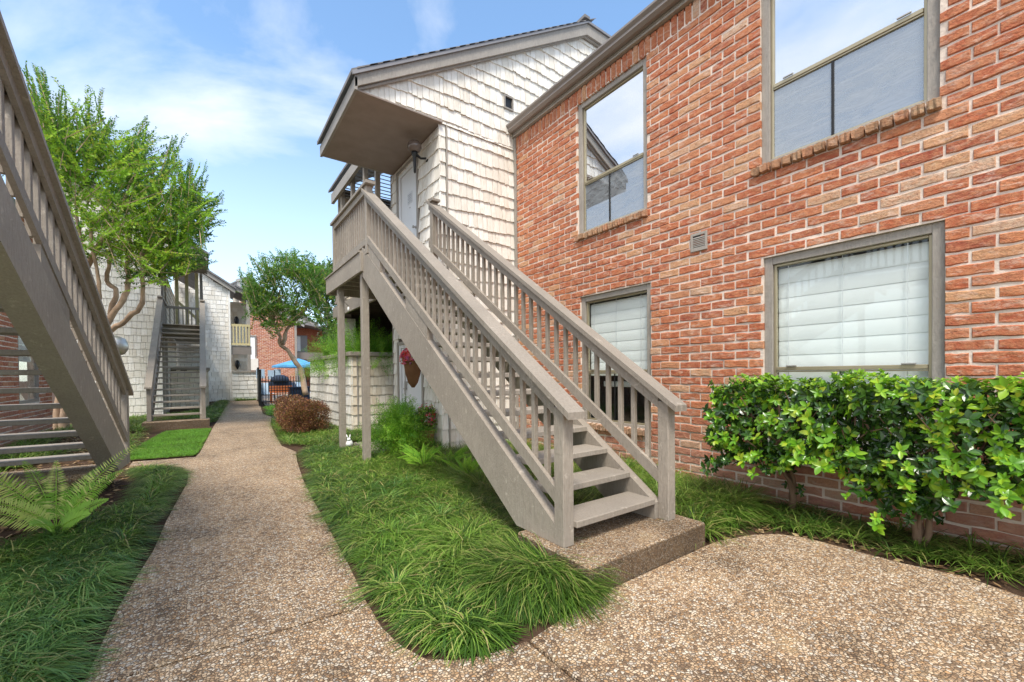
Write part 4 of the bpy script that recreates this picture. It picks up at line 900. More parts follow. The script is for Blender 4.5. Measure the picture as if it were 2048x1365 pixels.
mb = MB(); mb.prism([(1.45, 6.55), (2.50, 6.05), (2.50, 6.25), (1.45, 6.78)], 1, 29.9, 30.1); mb.build('rake_board', MAT['trim'], bh)
mb = MB(); mb.prism([(1.45, 6.78), (2.55, 6.24), (2.55, 6.34), (1.45, 6.88)], 1, 29.8, 34); mb.build('roof', MAT['roof'], bh)
MB().box(2.40, 2.48, 30.0, 33, 5.6, 6.1).build('eave_fascia', MAT['trim'], bh)
for z, s_ in ((5.05, 1), (2.2, 1)):
    p = (1.65, 32.9, z); sub = MB(); sub.lathe([(0.03, -0.3), (0.12, -0.1), (0.15, 0.1), (0.05, 0.3)], p, 10); sub.build('wall_ornament', MAT['black'], bh, True)
# low far shake fence
lf = tag(empty('shake_fence'), 'low cream shake fence at the far end of the path left of the gate', 'fence')
MB().box(1.22, 2.55, 29.86, 29.97, 0, 1.66).build('fence_core', MAT['shake_back'], lf)
put_shakes(lf, shake_items((0, 29.86, 0), (1, 0, 0), (0, -1, 0), 1.21, 2.56, 0, 1.66, wmin=0.2, wmax=0.4), SHK, 60)
MB().box(1.21, 2.60, 29.76, 29.97, 1.66, 1.74).build('wall_cap', MAT['taupe'], lf)
# brick gable house across the pool
fb = tag(empty('brick_house'), 'far red brick gable house across the pool with a white shake dormer above', 'house')
FBY = 42.0
def rkf(x): return 8.12-(x-2.9)*0.53
MB().add([(2.3, FBY+0.02, 0), (6.43, FBY+0.02, 0), (6.43, FBY+0.02, rkf(6.43)), (2.3, FBY+0.02, rkf(2.3))], [(0, 1, 2, 3)]).build('mortar_wall', MAT['mortar'], fb, fix=False)
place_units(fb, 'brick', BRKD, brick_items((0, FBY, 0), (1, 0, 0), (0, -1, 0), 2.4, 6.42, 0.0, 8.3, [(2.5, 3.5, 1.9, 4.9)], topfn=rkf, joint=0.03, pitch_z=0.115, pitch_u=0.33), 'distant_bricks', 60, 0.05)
mb = MB(); mb.prism([(2.3, rkf(2.3)), (7.2, rkf(7.2)), (7.2, rkf(7.2)+0.22), (2.3, rkf(2.3)+0.22)], 1, FBY-0.25, FBY-0.1); mb.build('rake_board', MAT['shake'], fb)
mb = MB(); mb.prism([(2.0, rkf(2.0)+0.22), (7.3, rkf(7.3)+0.22), (7.3, rkf(7.3)+0.34), (2.0, rkf(2.0)+0.34)], 1, FBY-0.4, FBY+6); mb.build('roof', MAT['roof'], fb)
# shake gable further back
MB().add([(2.0, FBY+3, 6), (9, FBY+3, 3), (9, FBY+3, 6.2), (3.0, FBY+3, 10.05), (2.0, FBY+3, 9.4)], [(0, 1, 2, 3, 4)]).build('dormer_wall', MAT['shake'], fb, fix=False)
mb = MB(); mb.prism([(3.0, 10.0), (9, 6.1), (9, 6.4), (3.0, 10.3)], 1, FBY+2.8, FBY+2.95); mb.build('rake_board', MAT['trim'], fb)
mb = MB(); mb.prism([(3.0, 10.0), (1.6, 9.1), (1.6, 9.4), (3.0, 10.3)], 1, FBY+2.8, FBY+2.95); mb.build('rake_board', MAT['trim'], fb)
mb = MB(); mb.prism([(3.0, 10.3), (9, 6.4), (9, 6.52), (3.0, 10.42), (1.6, 9.52), (1.6, 9.4)], 1, FBY+2.7, FBY+5); mb.build('roof', MAT['drip'], fb)
MB().lathe([(0.2, 0), (0.2, 0.5), (0.32, 0.52), (0.32, 0.7), (0.18, 0.8)], (2.45, FBY+1, 9.0), 12).build('chimney_pipe', MAT['steel'], fb)
mb = MB(); mb.box(2.5, 2.62, FBY-0.1, FBY, 3.15, 4.9); mb.box(3.38, 3.5, FBY-0.1, FBY, 3.15, 4.9); mb.box(2.62, 3.38, FBY-0.1, FBY, 4.8, 4.9); mb.build('window_frame', MAT['gutter'], fb)
MB().box(2.62, 3.38, FBY-0.05, FBY-0.02, 2.95, 4.8).build('window_shade', MAT['blind'], fb)
MB().box(2.5, 3.6, FBY-0.08, FBY-0.01, 1.95, 2.95).build('shake_panel', MAT['shake'], fb)
MB().box(6.43, 6.6, FBY-0.1, FBY+0.1, 0, 6.2).build('corner_board', MAT['trim'], fb)
# porch wing right of it
pw = tag(empty('porch_house'), 'far porch with grey beam, upper window and white door right of the blue umbrella', 'house')
MB().box(6.6, 12, FBY+2.5, FBY+2.7, 0, 6).build('porch_wall', MAT['brickd'], pw)
MB().box(6.6, 11, FBY+0.6, FBY+0.8, 2.95, 3.55).build('porch_beam', MAT['gutter'], pw); MB().box(6.6, 11, FBY+0.6, FBY+2.5, 3.55, 3.6).build('porch_floor', MAT['gutter'], pw)
for x in (7.95, 9.8): MB().box(x, x+0.16, FBY+0.6, FBY+0.76, 0, 2.95).build('porch_post', MAT['gutter'], pw)
MB().box(6.7, 7.6, FBY+2.42, FBY+2.5, 0.1, 2.3).build('door', MAT['white'], pw)
MB().box(6.75, 7.9, FBY+2.42, FBY+2.5, 3.7, 5.3).build('window_frame', MAT['drip'], pw); MB().box(6.9, 7.3, FBY+2.38, FBY+2.41, 3.8, 5.2).build('curtain', MAT['blind'], pw)
mb = MB(); mb.prism([(6.4, 6.3), (11.5, 5.4), (11.5, 5.6), (6.4, 6.5)], 1, FBY+0.4, FBY+3); mb.build('roof', MAT['roof'], pw)
# distant brick house right of the second tree
rb = tag(empty('brick_house'), 'small glimpse of red brick house between the second tree and courtyard wall', 'house')
MB().box(9.3, 14.5, 38, 38.3, 0, 5.6).build('wall', MAT['brickd'], rb); mb = MB(); mb.prism([(9.0, 5.5), (12.0, 7.3), (15, 5.5), (15, 5.65), (12, 7.45), (9, 5.65)], 1, 37.7, 42); mb.build('roof', MAT['roof'], rb)

# ------------------------------------------------------------------ iron fence, gate, pool things
def bars(parent, p0, p1, n, z0, z1, name='picket'):
    p0 = np.array(p0, float); p1 = np.array(p1, float)
    for i in range(n):
        p = p0+(p1-p0)*i/(n-1); MB().box(p[0]-0.014, p[0]+0.014, p[1]-0.014, p[1]+0.014, z0, z1).build(name, MAT['black'], parent)
ifn = tag(empty('iron_fence', (0, 0, 0)), 'black iron picket fence round the pool behind the purple hedge', 'fence')
bars(ifn, (2.2, 23.6), (6.2, 23.6), 34, 0.05, 1.42)
MB().box(2.1, 6.2, 23.57, 23.63, 1.14, 1.18).build('fence_rail', MAT['black'], ifn); MB().box(2.1, 6.2, 23.57, 23.63, 0.16, 0.2).build('fence_rail', MAT['black'], ifn)
gt = tag(empty('iron_gate'), 'tall black iron pool gate standing open along the path', 'gate')
MB().box(2.02, 2.14, 23.5, 23.62, 0, 1.75, .004).build('gate_post', MAT['black'], gt); MB().box(2.42, 2.52, 28.9, 29.0, 0, 1.95, .004).build('gate_post', MAT['black'], gt)
bars(gt, (2.12, 23.8), (2.44, 28.8), 34, 0.06, 1.52)
MB().beam((2.11, 23.7, 1.45), (2.45, 28.9, 1.45), 0.04, 0.05).build('gate_rail', MAT['black'], gt); MB().beam((2.11, 23.7, 0.15), (2.45, 28.9, 0.15), 0.04, 0.05).build('gate_rail', MAT['black'], gt)
MB().beam((2.12, 23.7, 0.8), (2.45, 28.9, 0.8), 0.02, 1.2).build('gate_mesh', MAT['black'], gt)
for px, py, wd, lab in ((521, 748, 0.34, 'pale blue notice board nearest the gate post'), (543, 750, 0.30, 'pale blue notice board in the middle above the fence'), (555, 748, 0.28, 'pale turquoise notice board farthest right above the fence')):
    c = at_y(px, py, 29.5); o = MB().box(c[0]-wd/2*1.3, c[0]+wd/2*1.3, 29.5, 29.53, c[2]-0.28, c[2]+0.28).build('notice_board', MAT['bluegrey']); tag(o, lab, 'sign', 'notice boards on the pool gate')
    MB().box(c[0]-0.03, c[0]+0.03, 29.531, 29.58, 0, c[2]+0.2).build('sign_post', MAT['gutter'], o)
um = tag(empty('parasol', tuple(np.array([at_y(597, 716, 30)[0], 30, 0]))), 'open blue canvas parasol by the pool', 'parasol')
MB().lathe([(0.03, 0), (0.03, 2.5)], (0, 0, 0), 8).build('pole', MAT['steel'], um)
nseg = 8; vs = [(0, 0, 2.55)]; vs += [(1.5*math.cos(a*math.pi/4), 1.5*math.sin(a*math.pi/4), 2.08) for a in range(8)]; vs += [(1.52*math.cos(a*math.pi/4), 1.52*math.sin(a*math.pi/4), 1.96) for a in range(8)]
MB().add(vs, [(0, 1+a, 1+(a+1) % 8) for a in range(8)]+[(1+a, 9+a, 9+(a+1) % 8, 1+(a+1) % 8) for a in range(8)]).build('canopy', MAT['blue'], um)
def at_ground_y(px, Y): return at_y(px, 757, Y)[0]
gr = tag(empty('barbecue_grill', (at_ground_y(560, 26.5), 26.5, 0)), 'covered dark barbecue behind the iron fence', 'barbecue')
MB().box(-0.55, 0.55, -0.3, 0.3, 0.55, 1.15, .06).build('cover', MAT['navy'], gr); MB().lathe([(0.5, 1.1), (0.42, 1.35), (0.2, 1.48), (0.02, 1.5)], (0, 0, 0), 16).build('lid', MAT['navy'], gr, True)
for x in (-0.45, 0.45): MB().box(x-0.04, x+0.04, -0.2, 0.2, 0, 0.56).build('leg', MAT['black'], gr)
bx = tag(empty('bench', (at_ground_y(563, 25.8), 25.8, 0)), 'orange wooden bench behind the iron fence below the barbecue', 'bench')
for k in range(4): MB().box(-0.55, 0.55, -0.25+k*0.13, -0.14+k*0.13, 0.44, 0.48).build('seat_slat', MAT['orange'], bx)
for k in range(3): MB().box(-0.55, 0.55, 0.26, 0.29, 0.52+k*0.14, 0.62+k*0.14).build('back_slat', MAT['orange'], bx)
for x in (-0.5, 0.5): MB().box(x-0.03, x+0.03, -0.25, 0.3, 0, 0.44).build('leg', MAT['orange'], bx)
for i, (px, Y, mt, lab) in enumerate(((536, 27, 'bluegrey', 'pale folded lounge chair just right of the gate post'), (590, 28, 'navy', 'dark blue sling chair under the parasol'), (610, 28.5, 'bluegrey', 'pale blue sling chair right of the parasol pole'))):
    ch = tag(empty('lounge_chair', (at_ground_y(px, Y), Y, 0), 0.3*i), lab, 'chair', 'chairs round the pool')
    MB().beam((0, -0.3, 0.42), (0, 0.25, 0.36), 0.6, 0.03).build('seat', MAT[mt], ch); MB().beam((0, 0.25, 0.36), (0, 0.6, 1.05), 0.6, 0.03).build('backrest', MAT[mt], ch)
    for x in (-0.3, 0.3):
        MB().tube([(x, -0.35, 0), (x, -0.3, 0.45), (x, 0.25, 0.38), (x, 0.62, 1.1)], 0.018, 6).build('frame', MAT['white'], ch); MB().tube([(x, 0.3, 0), (x, 0.15, 0.4)], 0.018, 6).build('leg', MAT['white'], ch)
cb = tag(empty('cooler_box', (at_ground_y(598, 25), 25, 0)), 'dark blue storage box behind the iron fence', 'box')
MB().box(-0.45, 0.45, -0.3, 0.3, 0.02, 0.75, .03).build('body', MAT['navy'], cb); MB().box(-0.48, 0.48, -0.33, 0.33, 0.755, 0.85, .02).build('lid', MAT['navy'], cb)

# ------------------------------------------------------------------ vegetation helpers (numpy)
def np_mesh(name, V, quads, tris, mat, tone_face=None, parent=None, smooth=False):
    me = bpy.data.meshes.new(name); nq = len(quads); ntri = len(tris)
    me.vertices.add(len(V)); me.vertices.foreach_set('co', V.astype(np.float32).ravel())
    li = np.concatenate([quads.ravel(), tris.ravel()]).astype(np.int32); me.loops.add(len(li)); me.loops.foreach_set('vertex_index', li)
    me.polygons.add(nq+ntri)
    ls = np.concatenate([np.arange(nq)*4, nq*4+np.arange(ntri)*3]).astype(np.int32); me.polygons.foreach_set('loop_start', ls)
    try: me.polygons.foreach_set('loop_total', np.concatenate([np.full(nq, 4), np.full(ntri, 3)]).astype(np.int32))
    except Exception: pass
    me.materials.append(mat)
    if tone_face is not None:
        a = me.attributes.new('tone', 'FLOAT', 'FACE'); a.data.foreach_set('value', tone_face.astype(np.float32))
    me.update(); me.validate()
    if smooth: me.polygons.foreach_set('use_smooth', [True]*len(me.polygons))
    return link(name, me, parent)
def blades(name, base, az, lean, length, width, tone, mat, droop=0.9, parent=None):
    """curved grass blades: base (N,3), azimuth, initial lean (rad from vertical), length, width"""
    n = len(base); lv = np.array([0, 0.35, 0.7]); d = np.stack([np.cos(az), np.sin(az)], 1); sd_ = np.stack([-np.sin(az), np.cos(az)], 1)
    V = np.zeros((n, 7, 3)); ang = lean.copy(); p = base.copy(); prev = 0
    seg = [0, 0.35, 0.35, 0.3]
    for i in range(4):
        if i > 0:
            ang = ang+droop*seg[i]*1.6
            p = p+np.concatenate([d*(np.sin(ang)*length*seg[i])[:, None], (np.cos(ang)*length*seg[i])[:, None]], 1)
        if i < 3:
            hw = (width*(1.0-0.25*i)/2)[:, None]
            V[:, 2*i, :] = p; V[:, 2*i+1, :] = p; V[:, 2*i, :2] -= sd_*hw; V[:, 2*i+1, :2] += sd_*hw
        else: V[:, 6, :] = p
    V[:, :, 2] = np.maximum(V[:, :, 2], 0.004+base[:, 2:3]*0)
    b = np.arange(n)[:, None]*7
    q = np.concatenate([b+np.array([[0, 1, 3, 2]]), b+np.array([[2, 3, 5, 4]])], 0); t = b+np.array([[4, 5, 6]])
    tf = np.concatenate([tone, tone, tone])
    return np_mesh(name, V.reshape(-1, 3), q, t, mat, tf, parent)
def in_poly(x, y, poly):
    inside = np.zeros(len(x), bool); n = len(poly)
    for i in range(n):
        x0, y0 = poly[i]; x1, y1 = poly[(i+1) % n]
        if y0 == y1: continue
        c = ((y0 > y) != (y1 > y)) & (x < (x1-x0)*(y-y0)/(y1-y0)+x0); inside ^= c
    return inside
def edge_dist(x, y, poly):
    d = np.full(len(x), 9e9); n = len(poly)
    for i in range(n):
        a = np.array(poly[i]); b = np.array(poly[(i+1) % n]); ab = b-a; t = np.clip(((x-a[0])*ab[0]+(y-a[1])*ab[1])/max(ab@ab, 1e-9), 0, 1)
        d = np.minimum(d, np.hypot(x-a[0]-t*ab[0], y-a[1]-t*ab[1]))
    return d
def spots_in(poly, sp, inset=0.05):
    P = np.array(poly); xs = np.arange(P[:, 0].min(), P[:, 0].max(), sp); ys = np.arange(P[:, 1].min(), P[:, 1].max(), sp)
    X, Y = np.meshgrid(xs, ys); X = X.ravel()+RNG.uniform(-.45, .45, X.size)*sp; Y = Y.ravel()+RNG.uniform(-.45, .45, Y.size)*sp
    k = in_poly(X, Y, poly); X, Y = X[k], Y[k]; k = edge_dist(X, Y, poly) > inset
    return X[k], Y[k]
def tufts(name, X, Y, per, L0, L1, wd, mat, spread=0.05, lean=(0.05, 0.9), droop=0.9, z=0.0, tonef=None, comb=None, hgt=None):
    n = len(X); N_ = n*per; i = np.repeat(np.arange(n), per)
    a = RNG.uniform(0, 2*np.pi, N_); r = spread*np.sqrt(RNG.uniform(0, 1, N_))
    bx_ = X[i]+np.cos(a)*r; by_ = Y[i]+np.sin(a)*r
    az = a+RNG.normal(0, 0.5, N_)
    rr_ = r/spread; le = lean[0]+(lean[1]-lean[0])*(rr_**1.3)*RNG.uniform(0.5, 1.15, N_)+RNG.uniform(0, 0.15, N_)
    if comb is not None:                # blades combed in one direction per clump
        ca = comb[0]+RNG.normal(0, comb[1], n); w_ = comb[2]
        vx = np.cos(az)*(1-w_)+np.cos(ca[i])*w_; vy = np.sin(az)*(1-w_)+np.sin(ca[i])*w_; az = np.arctan2(vy, vx)
    sc_ = (0.92+0.22*np.sin(X*5.1+1.7*np.sin(Y*3.3))*np.cos(Y*4.3)+RNG.uniform(-0.2, 0.22, n))[i]
    ln = RNG.uniform(L0, L1, N_)*sc_
    if hgt is not None: ln = ln*hgt[i]
    t0 = (0.30+0.20*np.sin(X*2.3+1.1)*np.cos(Y*1.9)+RNG.uniform(-0.22, 0.25, n))[i]+RNG.uniform(-0.1, 0.42, N_); dry = RNG.uniform(0, 1, N_) > 0.965; t0[dry] = RNG.uniform(0.96, 0.999, dry.sum())
    t0 = np.where(dry, t0, np.clip(t0, 0, 0.91))
    o = blades(name, np.stack([bx_, by_, np.full(N_, z)], 1), az, le, ln, np.full(N_, wd)*RNG.uniform(0.7, 1.2, N_), t0, mat, droop)
    return o
# object-random shifts the tone: neutralise by storing tone minus nothing (stuff objects are few, so this only rotates the palette)
def fixrand(mat):
    """stuff foliage: use only the tone attribute"""
    t = mat.node_tree
    for nd in list(t.nodes):
        if nd.bl_idname == 'ShaderNodeObjectInfo':
            for l_ in list(nd.outputs['Random'].links): t.links.remove(l_)
for k in ('grass', 'grass_blue', 'lawn', 'dry', 'crape', 'fern', 'plume', 'purple', 'dkleaf', 'petal'): fixrand(MAT[k])

# right bed in front of and under the near staircase
bedR = [(x+0.0, y) for x, y in BEDR] + [(1.90, 1.90), (1.92, 2.6), (3.3, 2.65), (3.3, 1.95), (5.0, 1.95), (5.0, 6.7), (3.35, 6.78), (3.35, 7.45), (2.4, 7.45), (2.4, 9.0), (1.9, 9.2)]
near = [(x, y) for x, y in bedR]
X, Y = spots_in(near, 0.14, 0.19)
k = (Y < 4.6) & (X < 2.6); 
tag(tufts('mondo_grass', X[k], Y[k], 200, 0.22, 0.38, 0.0085, MAT['grass'], 0.09, (0.02, 0.95), 1.15), 'dense dark green mondo grass mounds in the bed below the near staircase', 'grass', kind='stuff')
k2 = ~k & (X < 2.6); X2, Y2 = X[k2], Y[k2]
tag(tufts('mondo_grass', X2, Y2, 110, 0.18, 0.32, 0.011, MAT['grass'], 0.085, (0.02, 1.0), 1.05), 'green mondo grass beside the path at the landing posts', 'grass', kind='stuff')
k3 = ~k & (X >= 2.6); 
tag(tufts('mondo_grass', X[k3], Y[k3], 100, 0.25, 0.50, 0.0085, MAT['grass'], 0.1, (0.02, 0.8), 0.8), 'tall shaded mondo grass between the near staircase and the brick wall', 'grass', kind='stuff')
# rounder clumps spilling at the edge by the path
E_ = np.array(BEDR); seg = []
for a, b in zip(E_[:-1], E_[1:]):
    m_ = max(1, int(np.linalg.norm(b-a)/0.13)); seg += [a+(b-a)*t/m_ for t in range(m_)]
seg += [np.array([x, 1.90]) for x in np.arange(1.35, 1.88, 0.12)]
seg = np.array(seg); seg = seg+np.array([0.15, 0.07]); kk = seg[:, 1] < 6.5
tag(tufts('mondo_grass', seg[kk, 0]+RNG.uniform(0, .05, kk.sum()), seg[kk, 1]+RNG.uniform(0.0, .08, kk.sum()), 170, 0.12, 0.22, 0.0080, MAT['grass'], 0.075, (0.1, 1.15), 1.4), 'mondo grass spilling over the kerb edge of the path', 'grass', kind='stuff')
tag(tufts('mondo_grass', np.concatenate([RNG.uniform(1.55, 1.84, 22), RNG.uniform(1.5, 2.0, 16)]), np.concatenate([RNG.uniform(2.0, 2.65, 22), RNG.uniform(2.6, 3.2, 16)]), 200, 0.28, 0.46, 0.0085, MAT['grass'], 0.10, (0.02, 0.85), 1.1), 'tallest mondo grass mound leaning over the end of the concrete step', 'grass', kind='stuff')
tag(tufts('mondo_grass', RNG.uniform(1.74, 1.90, 18), RNG.uniform(1.93, 2.55, 18), 170, 0.30, 0.46, 0.0085, MAT['grass'], 0.07, (0.02, 0.55), 0.95), 'mondo grass standing tight against the left end of the near step', 'grass', kind='stuff')
# blue-green liriope clumps, wider blades
tag(tufts('liriope', RNG.uniform(1.45, 2.05, 16), RNG.uniform(3.6, 5.6, 16), 60, 0.22, 0.42, 0.011, MAT['grass_blue'], 0.05, (0.1, 0.8), 0.9), 'blue green liriope clumps behind the mondo grass', 'grass', kind='stuff')
cx = np.concatenate([RNG.uniform(3.4, 4.2, 14), RNG.uniform(3.4, 4.9, 12)]); cy = np.concatenate([RNG.uniform(1.95, 2.3, 14), RNG.uniform(2.2, 3.2, 12)])
tag(tufts('liriope', cx, cy, 48, 0.22, 0.44, 0.012, MAT['grass'], 0.05, (0.1, 0.8), 0.9), 'bright strappy liriope at the right end of the near concrete step', 'grass', kind='stuff')
# strip under the hedge by the patio
strip = [(4.22, 0.05), (4.27, 0.55), (4.20, 1.0), (4.19, 1.42), (4.05, 1.72), (3.75, 1.86), (4.9, 1.9), (5.0, 0.0)]
X, Y = spots_in(strip, 0.14, 0.03)
keep = RNG.uniform(0, 1, len(X)) < 0.8
tag(tufts('liriope', X[keep], Y[keep], 34, 0.14, 0.32, 0.010, MAT['grass'], 0.045, (0.1, 0.9), 0.9), 'liriope edging between the patio slab and the hedge', 'grass', kind='stuff')
# left bed
bedL = [(-0.42, 1.2), (-0.55, 2.0), (-0.58, 2.67), (-0.56, 3.5), (-0.50, 4.0), (-0.46, 4.6), (-0.43, 5.34), (-0.38, 6.16), (-0.32, 7.04), (-0.33, 7.84), (-0.42, 8.35), (-0.75, 8.75), (-0.95, 8.6), (-0.75, 7.9), (-0.72, 6.4), (-0.95, 5.9), (-1.6, 5.0), (-3.0, 4.6), (-3.4, 1.2)]
X, Y = spots_in(bedL, 0.125, 0.10); k = Y < 4.6
tag(tufts('mondo_grass', X[k], Y[k], 165, 0.22, 0.38, 0.0080, MAT['grass_blue'], 0.085, (0.05, 1.1), 1.2, comb=(math.radians(-75), 0.6, 0.35)), 'long combed blue green mondo grass in the left foreground bed', 'grass', kind='stuff')
tag(tufts('mondo_grass', X[~k], Y[~k], 140, 0.18, 0.34, 0.0095, MAT['grass'], 0.08, (0.05, 1.05), 1.1, comb=(math.radians(-60), 0.8, 0.2)), 'mondo grass between the path and the left staircase', 'grass', kind='stuff')
# lawn patch
lawn = [(-1.08, 9.62), (-1.17, 10.65), (-1.06, 12.52), (-0.85, 14.2), (0.08, 14.15), (0.0, 12.64), (-0.15, 9.85), (-0.22, 9.42), (-0.6, 9.5)]
tag(sheet('lawn_soil', lawn, -0.004, None, MAT['soil']), kind='structure')
X, Y = spots_in(lawn, 0.045, 0.0)
tag(tufts('lawn', X, Y, 22, 0.03, 0.06, 0.006, MAT['lawn'], 0.035, (0.0, 0.8), 0.5), 'small bright green mown lawn patch beside the path', 'lawn', kind='stuff')
# beds further back
def bed(poly, sp, per, L0, L1, wd, lab, mat='grass'):
    X, Y = spots_in(poly, sp, 0.03); tag(tufts('mondo_grass', X, Y, per, L0, L1, wd, MAT[mat], 0.08, (0.05, 0.8), 0.9), lab, 'grass', kind='stuff')
bed([(1.27, 9.75), (1.40, 12.15), (1.55, 14.2), (1.85, 16.8), (2.0, 16.2), (2.88, 16.2), (2.88, 11.0), (3.3, 10.9), (3.3, 9.1), (2.3, 9.15), (1.8, 9.3)], 0.15, 38, 0.14, 0.30, 0.011, 'dark grass at the foot of the courtyard wall and purple hedge')
bed([(1.75, 17.5), (1.9, 19), (2.05, 22), (2.9, 23.4), (3.5, 17.0), (2.2, 17.0)], 0.2, 30, 0.14, 0.34, 0.016, 'bright grass strip beside the iron gate', 'lawn')
bed([(0.15, 16.0), (0.30, 17.6), (0.6, 22), (1.0, 30), (0.6, 29.8), (0.15, 24.5), (-0.2, 22.0), (-1.25, 20), (-1.25, 16.2)], 0.2, 30, 0.15, 0.38, 0.018, 'grass and low plants along the white shake house')
bed([(1.25, 29.4), (2.4, 29.4), (2.4, 29.8), (1.2, 29.8)], 0.18, 30, 0.3, 0.5, 0.03, 'clipped green strip under the far shake fence')
bed([(-3.2, 15.5), (-3.2, 19.9), (-1.4, 19.9), (-1.45, 16.0), (-1.3, 14.6), (-1.7, 13.2), (-1.6, 11.0), (-1.3, 9.2), (-1.15, 9.9), (-1.25, 12.2), (-1.3, 14), (-1.9, 15.3)], 0.22, 34, 0.2, 0.42, 0.016, 'loose grass clumps in the mulch bed left of the lawn')
bed([(-3.2, 9.8), (-2.3, 9.9), (-2.2, 11.5), (-2.7, 12.2), (-2.9, 15.5), (-3.25, 15.5)], 0.2, 36, 0.25, 0.5, 0.018, 'green ground cover at the foot of the left brick house')
# mulch chips and fallen leaves
def litter(name, poly, n, s0, s1, mat, lab, z=0.0):
    P = np.array(poly); X = RNG.uniform(P[:, 0].min(), P[:, 0].max(), n*3); Y = RNG.uniform(P[:, 1].min(), P[:, 1].max(), n*3); k = in_poly(X, Y, poly); X, Y = X[k][:n], Y[k][:n]; n = len(X)
    a = RNG.uniform(0, 6.28, n); L_ = RNG.uniform(s0, s1, n); W_ = L_*RNG.uniform(0.25, 0.6, n); tz = RNG.uniform(-0.3, 0.3, (n, 2))
    V = np.zeros((n, 4, 3)); ca, sa = np.cos(a), np.sin(a)
    for j, (u, v_) in enumerate(((-1, 0), (0, -1), (1, 0), (0, 1))):
        V[:, j, 0] = X+ca*u*L_/2-sa*v_*W_/2; V[:, j, 1] = Y+sa*u*L_/2+ca*v_*W_/2; V[:, j, 2] = z+0.012+L_*0.5*(tz[:, 0]*u+tz[:, 1]*v_)
    q = (np.arange(n)[:, None]*4+np.array([[0, 1, 2, 3]]))
    return tag(np_mesh(name, V.reshape(-1, 3), q, np.zeros((0, 3), int), mat, RNG.uniform(0, 1, n)), lab, 'litter', kind='stuff')
litter('mulch', [(-3.2, 5.0), (-0.9, 5.6), (-0.85, 9.2), (-1.2, 14), (-1.5, 16), (-3.2, 20)], 5000, 0.03, 0.09, MAT['dry'], 'brown bark mulch in the bed under the left staircase', -0.035)
litter('dead_leaves', [(3.35, 1.86), (3.8, 1.8), (4.1, 1.7), (4.14, 1.2), (4.12, 0.7), (4.2, 0.3), (4.9, 0.2), (4.95, 2.1), (3.4, 2.1)], 700, 0.02, 0.07, MAT['dry'], 'dry brown leaves in the corner between step and hedge', -0.03)
litter('dead_leaves', [(-0.3, 2.8), (0.7, 2.8), (0.9, 8.5), (-0.1, 8.5)], 60, 0.012, 0.035, MAT['dry'], 'scattered dry leaf scraps on the walkway', 0.0)
litter('dead_leaves', [(3.3, 1.55), (3.9, 1.5), (4.0, 0.6), (4.1, 0.3), (3.9, 0.3), (3.7, 1.2)], 26, 0.015, 0.04, MAT['dry'], 'few dry leaf scraps on the patio edge', 0.0)

# ------------------------------------------------------------------ leaf clouds
def leaf_cloud(name, C_, D_, ln, wd, tone, mat, parent=None, fold=0.25, face=None):
    """folded rhombic leaves: centre base C_ (N,3), direction D_ (N,3), length, width"""
    n = len(C_); D_ = D_/np.linalg.norm(D_, axis=1)[:, None]
    up = np.tile([0, 0, 1.0] if face is None else face, (n, 1))+RNG.normal(0, 0.45 if face is None else 0.12, (n, 3)); S = np.cross(D_, up); S /= (np.linalg.norm(S, axis=1)[:, None]+1e-9); U_ = np.cross(S, D_)
    L_ = ln[:, None]; W_ = wd[:, None]/2
    V = np.zeros((n, 4, 3)); V[:, 0] = C_; V[:, 1] = C_+D_*L_*0.45-S*W_+U_*W_*fold; V[:, 2] = C_+D_*L_; V[:, 3] = C_+D_*L_*0.45+S*W_+U_*W_*fold
    b = np.arange(n)[:, None]*4; t = np.concatenate([b+np.array([[0, 1, 2]]), b+np.array([[0, 2, 3]])])
    return np_mesh(name, V.reshape(-1, 3), np.zeros((0, 4), int), t, mat, np.concatenate([tone, tone]), parent)
def shoots(starts, ends, step, leaf, wfac, sag, tone0, name, mat, parent, tip_bright=0.3, stems=True):
    C_, D_, Ln, Tn = [], [], [], []
    for s_, e, t0 in zip(starts, ends, tone0):
        d = e-s_; L_ = np.linalg.norm(d); m_ = int(L_/step)
        if m_ < 3: continue
        dn = d/L_; side = np.cross(dn, RNG.normal(0, 1, 3)); side /= np.linalg.norm(side); s2 = np.cross(dn, side)
        ts = (np.arange(m_)+0.5)/m_; bow = sag*L_*(ts*(1-ts))*1.2
        pts = s_+np.outer(ts, d)+np.outer(bow, s2*0.5)
        for sg in (-1, 1):
            dirs = dn*0.62+side*sg*0.78+RNG.normal(0, 0.16, (m_, 3))
            C_.append(pts); D_.append(dirs); Ln.append(leaf*RNG.uniform(0.75, 1.15, m_)*(1-0.4*ts**3)); Tn.append(np.clip(t0+tip_bright*ts*0.8+RNG.uniform(-0.12, 0.12, m_), 0, 0.999))
    C_ = np.vstack(C_); D_ = np.vstack(D_); Ln = np.concatenate(Ln); Tn = np.concatenate(Tn)
    return leaf_cloud(name, C_, D_, Ln, Ln*wfac, Tn, mat, parent)
def limb(pts, r0, r1, jit=0.012, sub=4):
    pts = [np.array(p, float) for p in pts]; out_ = []
    for i in range(len(pts)-1):
        p0, p1 = pts[max(i-1, 0)], pts[i]; p2, p3 = pts[i+1], pts[min(i+2, len(pts)-1)]
        for k in range(sub):
            t = k/sub; out_.append(0.5*((2*p1)+(-p0+p2)*t+(2*p0-5*p1+4*p2-p3)*t*t+(-p0+3*p1-3*p2+p3)*t**3))
    out_.append(pts[-1]); out_ = np.array(out_)+RNG.normal(0, jit, (len(out_), 3)); n = len(out_)
    rad = [(r0+(r1-r0)*i/(n-1))*RNG.uniform(0.88, 1.14) for i in range(n)]
    return out_, rad

